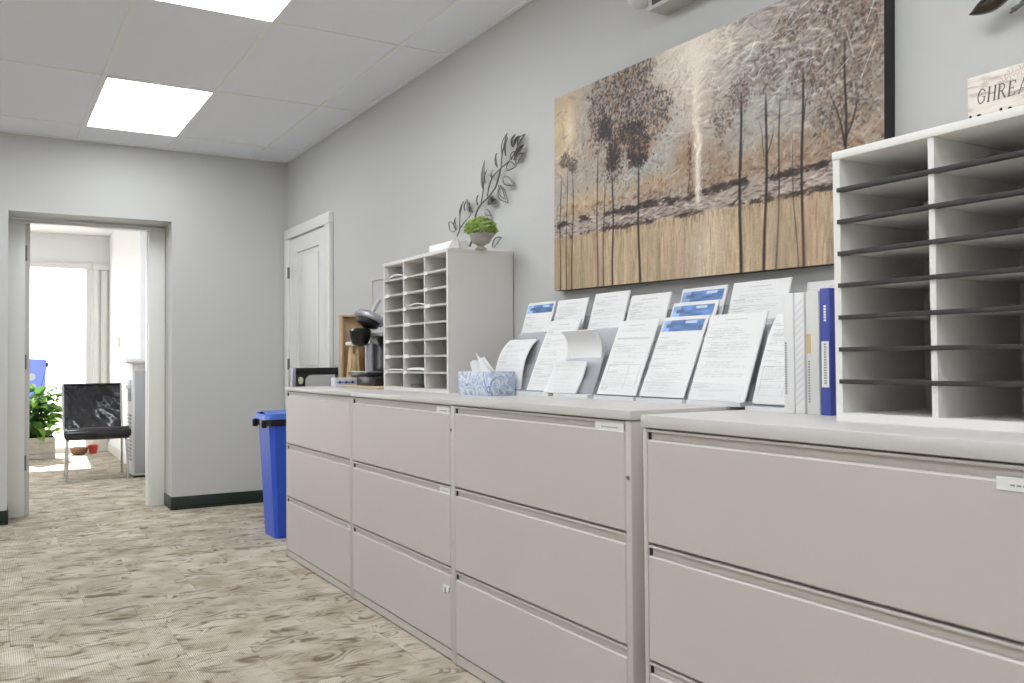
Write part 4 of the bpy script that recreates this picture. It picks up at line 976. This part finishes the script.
def sling(y0, z0, y1, z1, sag, thick):
    P = []
    for i in range(15):
        s = i/14; r = []
        for k in range(15):
            u = k/14; sg_ = sag*math.sin(math.pi*s)*math.sin(math.pi*u)**.6
            n = Vector((0, z1-z0, -(y1-y0))).normalized()
            p = Vector((.668+(1.182-.668)*u, y0+(y1-y0)*s, z0+(z1-z0)*s))+n*(sg_+.007*math.sin(u*15+s*9)*math.sin(s*9+u*4))
            r.append(p)
        P.append(r)
    n = Vector((0, z1-z0, -(y1-y0))).normalized()
    b = MB(); b.grid(P); b.grid([[p+n*thick for p in r] for r in P]); return b
sling(9.755, .47, 9.83, .905, .03, .012).build('backrest', m_leather, ch)
sling(9.36, .455, 9.74, .445, .02, .03).build('seat', m_leather, ch)
MB().tube([(.645, 9.315, .452), (.655, 9.312, .452), (.93, 9.31, .452), (1.195, 9.312, .452), (1.207, 9.315, .452)], [.042, .060, .062, .060, .042], 18).build('seat_roll', m_leather, ch)

# plant in a trough
pt = thing('peace_lily', 'leafy green peace lily in a whitewashed trough by the bright window', 'potted plant', (.50, 11.9, 0))
tr = MB(); x0_, x1_, y0_, y1_ = .28, .715, 11.76, 12.06
for za, zb_ in ((.0, .055), (.06, .12), (.125, .185), (.19, .25)): tr.box(x0_, x1_, y0_, y1_, za, zb_, bev=.008)
tr.box(x0_+.01, x1_-.01, y0_+.01, y1_-.01, .0, .245); tr.build('trough', m_basket, pt)
box(x0_+.02, x1_-.02, y0_+.02, y1_-.02, .245, .262).build('soil', m_soil, pt)
def leaf_mesh(nm, L_, wd, droop, m):
    P = []
    for i in range(8):
        s = i/7; w_ = wd*math.sin(math.pi*(.06+.94*s)**.75)*(1 if s < 1 else 0)+.001
        y = L_*s*(1-.25*droop*s); z = -droop*L_*.55*s*s
        P.append([(-w_, y, z+w_*.35), (0, y, z), (w_, y, z+w_*.35)])
    b = MB(); b.grid(P); me = b.mesh(nm); me.materials.append(m); return me
lm = [leaf_mesh('leaf', .30, .062, .8, m_lily), leaf_mesh('leaf', .26, .055, 1.1, m_lilyl), leaf_mesh('leaf', .34, .066, .5, m_lily), leaf_mesh('leaf', .28, .058, .7, m_lilyl)]
random.seed(23)
stb = MB()
for k in range(130):
    a = random.uniform(0, 2*math.pi); rr = random.uniform(.02, .24); hz = random.uniform(.34, .86)-rr*.6
    px_, py_ = .52+math.cos(a)*rr*1.0+random.uniform(-.04, .06), 11.86+math.sin(a)*rr*.6
    if px_ < .24 or px_ > .76: px_ = random.uniform(.3, .7)
    stb.tube([(.5+(px_-.5)*.3, 11.91+(py_-11.91)*.3, .25), ((px_+.5)/2, (py_+11.91)/2, (.25+hz)/2+.04), (px_, py_, hz)], .005, 5)
    o = bpy.data.objects.new('leaf', lm[k % 4]); C.objects.link(o); o.parent = pt; o.location = Vector((px_, py_, hz))-WO[pt.name]
    o.rotation_euler = (random.uniform(.1, .75), random.uniform(-.4, .4), a-math.pi/2+random.uniform(-.6, .6)); s = random.uniform(.7, 1.0); o.scale = (s, s, s)
stb.build('stalks', m_lily, pt)
pb_ = on((47, 365), 'y', 11.9); p1_ = on((39, 395), 'y', 11.9)
MB().tube([(p1_.x, 11.9, p1_.z-.25), (p1_.x, 11.9, p1_.z), (pb_.x-.01, 11.9, pb_.z-.03)], .004, 6).build('flower_stalk', m_lily, pt)
MB().lathe([(.0, -.03), (.016, -.012), (.02, .005), (.012, .022), (.0, .035)], 12, (pb_.x, 11.9, pb_.z)).build('bud', m_lily, pt)
# blue panel
bp0 = on((28, 358), 'y', 12.27); bp1 = on((46.5, 359.5), 'y', 12.27)
bnr = thing('blue_sign', 'blue sign panel with white marks behind the peace lily', 'sign', (.45, 12.27, 0))
b = MB(); b.prism([(.20, 12.27, bp0.z), (bp1.x, 12.27, bp1.z), (bp1.x-.02, 12.27, .55), (.20, 12.27, .55)], (0, .012, 0)); b.build('panel', m_banner, bnr)
b = MB()
for px, ra, rb in (((31, 377), .05, .045), ((32, 386), .045, .03)):
    c = on(px, 'y', 12.268); b.prism([(c.x+ra*math.cos(q*.4488), 12.268, c.z+rb*math.sin(q*.4488)) for q in range(14)], (0, .0025, 0))
b.build('white_marks', m_paper, bnr)
for xx in (.26, bp1.x-.06): box(xx, xx+.015, 12.272, 12.284, 0, .56).build('leg', m_silver, bnr)
# low pots
c = on((82, 449), 'z', 0)
o = MB().lathe([(.06, 0), (.085, .02), (.10, .07), (.105, .09), (.09, .09), (.085, .07)], 18, (.995, 12.1, 0)).build('plant_pot', m_terra); tag(o, 'low brown pot on the floor behind the sling chair', 'pot')
o = MB().lathe([(.038, 0), (.05, .04), (.056, .085), (.062, .085), (.062, .105), (.048, .105), (.045, .08)], 18, (1.155, 12.15, 0)).build('plant_pot', m_red); tag(o, 'small red pot on the floor beside the low brown pot', 'pot')
# water cooler
wc = thing('water_cooler', 'grey and white water cooler beside the doorway in the next room', 'water cooler', (1.40, 9.5, 0))
box(1.235, 1.565, 9.34, 9.70, .02, 1.118, bev=.012).build('cabinet', m_coolw, wc)
box(1.255, 1.56, 9.332, 9.342, .04, 1.04, bev=.004).build('side_panel', m_cool, wc)
box(1.175, 1.57, 9.30, 9.71, 1.12, 1.165, bev=.01).build('top', m_coolw, wc)
box(1.25, 1.55, 9.35, 9.69, 0, .02).build('plinth', m_dark, wc)
for k in range(13): box(1.226, 1.237, 9.40, 9.62, .16+k*.036, .178+k*.036).build('louver', m_cool, wc)
box(1.226, 1.236, 9.42, 9.60, .74, .95, bev=.004).build('tap_recess', m_cool, wc)
for yy in (9.47, 9.54): box(1.205, 1.23, yy, yy+.03, .86, .9, bev=.004).build('tap', m_coolw, wc)
# light switch
sp = on((119, 342), 'x', X2)
sw = thing('light_switch', 'white light switch plate on the wall of the next room', 'light switch', (X2-.004, sp.y, sp.z-.06))
box(X2-.007, X2, sp.y-.075, sp.y+.075, sp.z-.062, sp.z+.062, bev=.003).build('plate', m_grey, sw)
for k in (-.032, .032): box(X2-.012, X2-.006, sp.y+k-.014, sp.y+k+.014, sp.z-.03, sp.z+.03, bev=.002).build('rocker', m_label, sw)
box(1.40, 1.56, 9.741, 9.75, on((140, 278), 'y', 9.74).z, on((140, 266), 'y', 9.74).z+.01, bev=.003).build('wall_panel', m_wallw)
tag(bpy.data.objects['wall_panel'], 'flush white panel on the wall above the water cooler', 'panel')
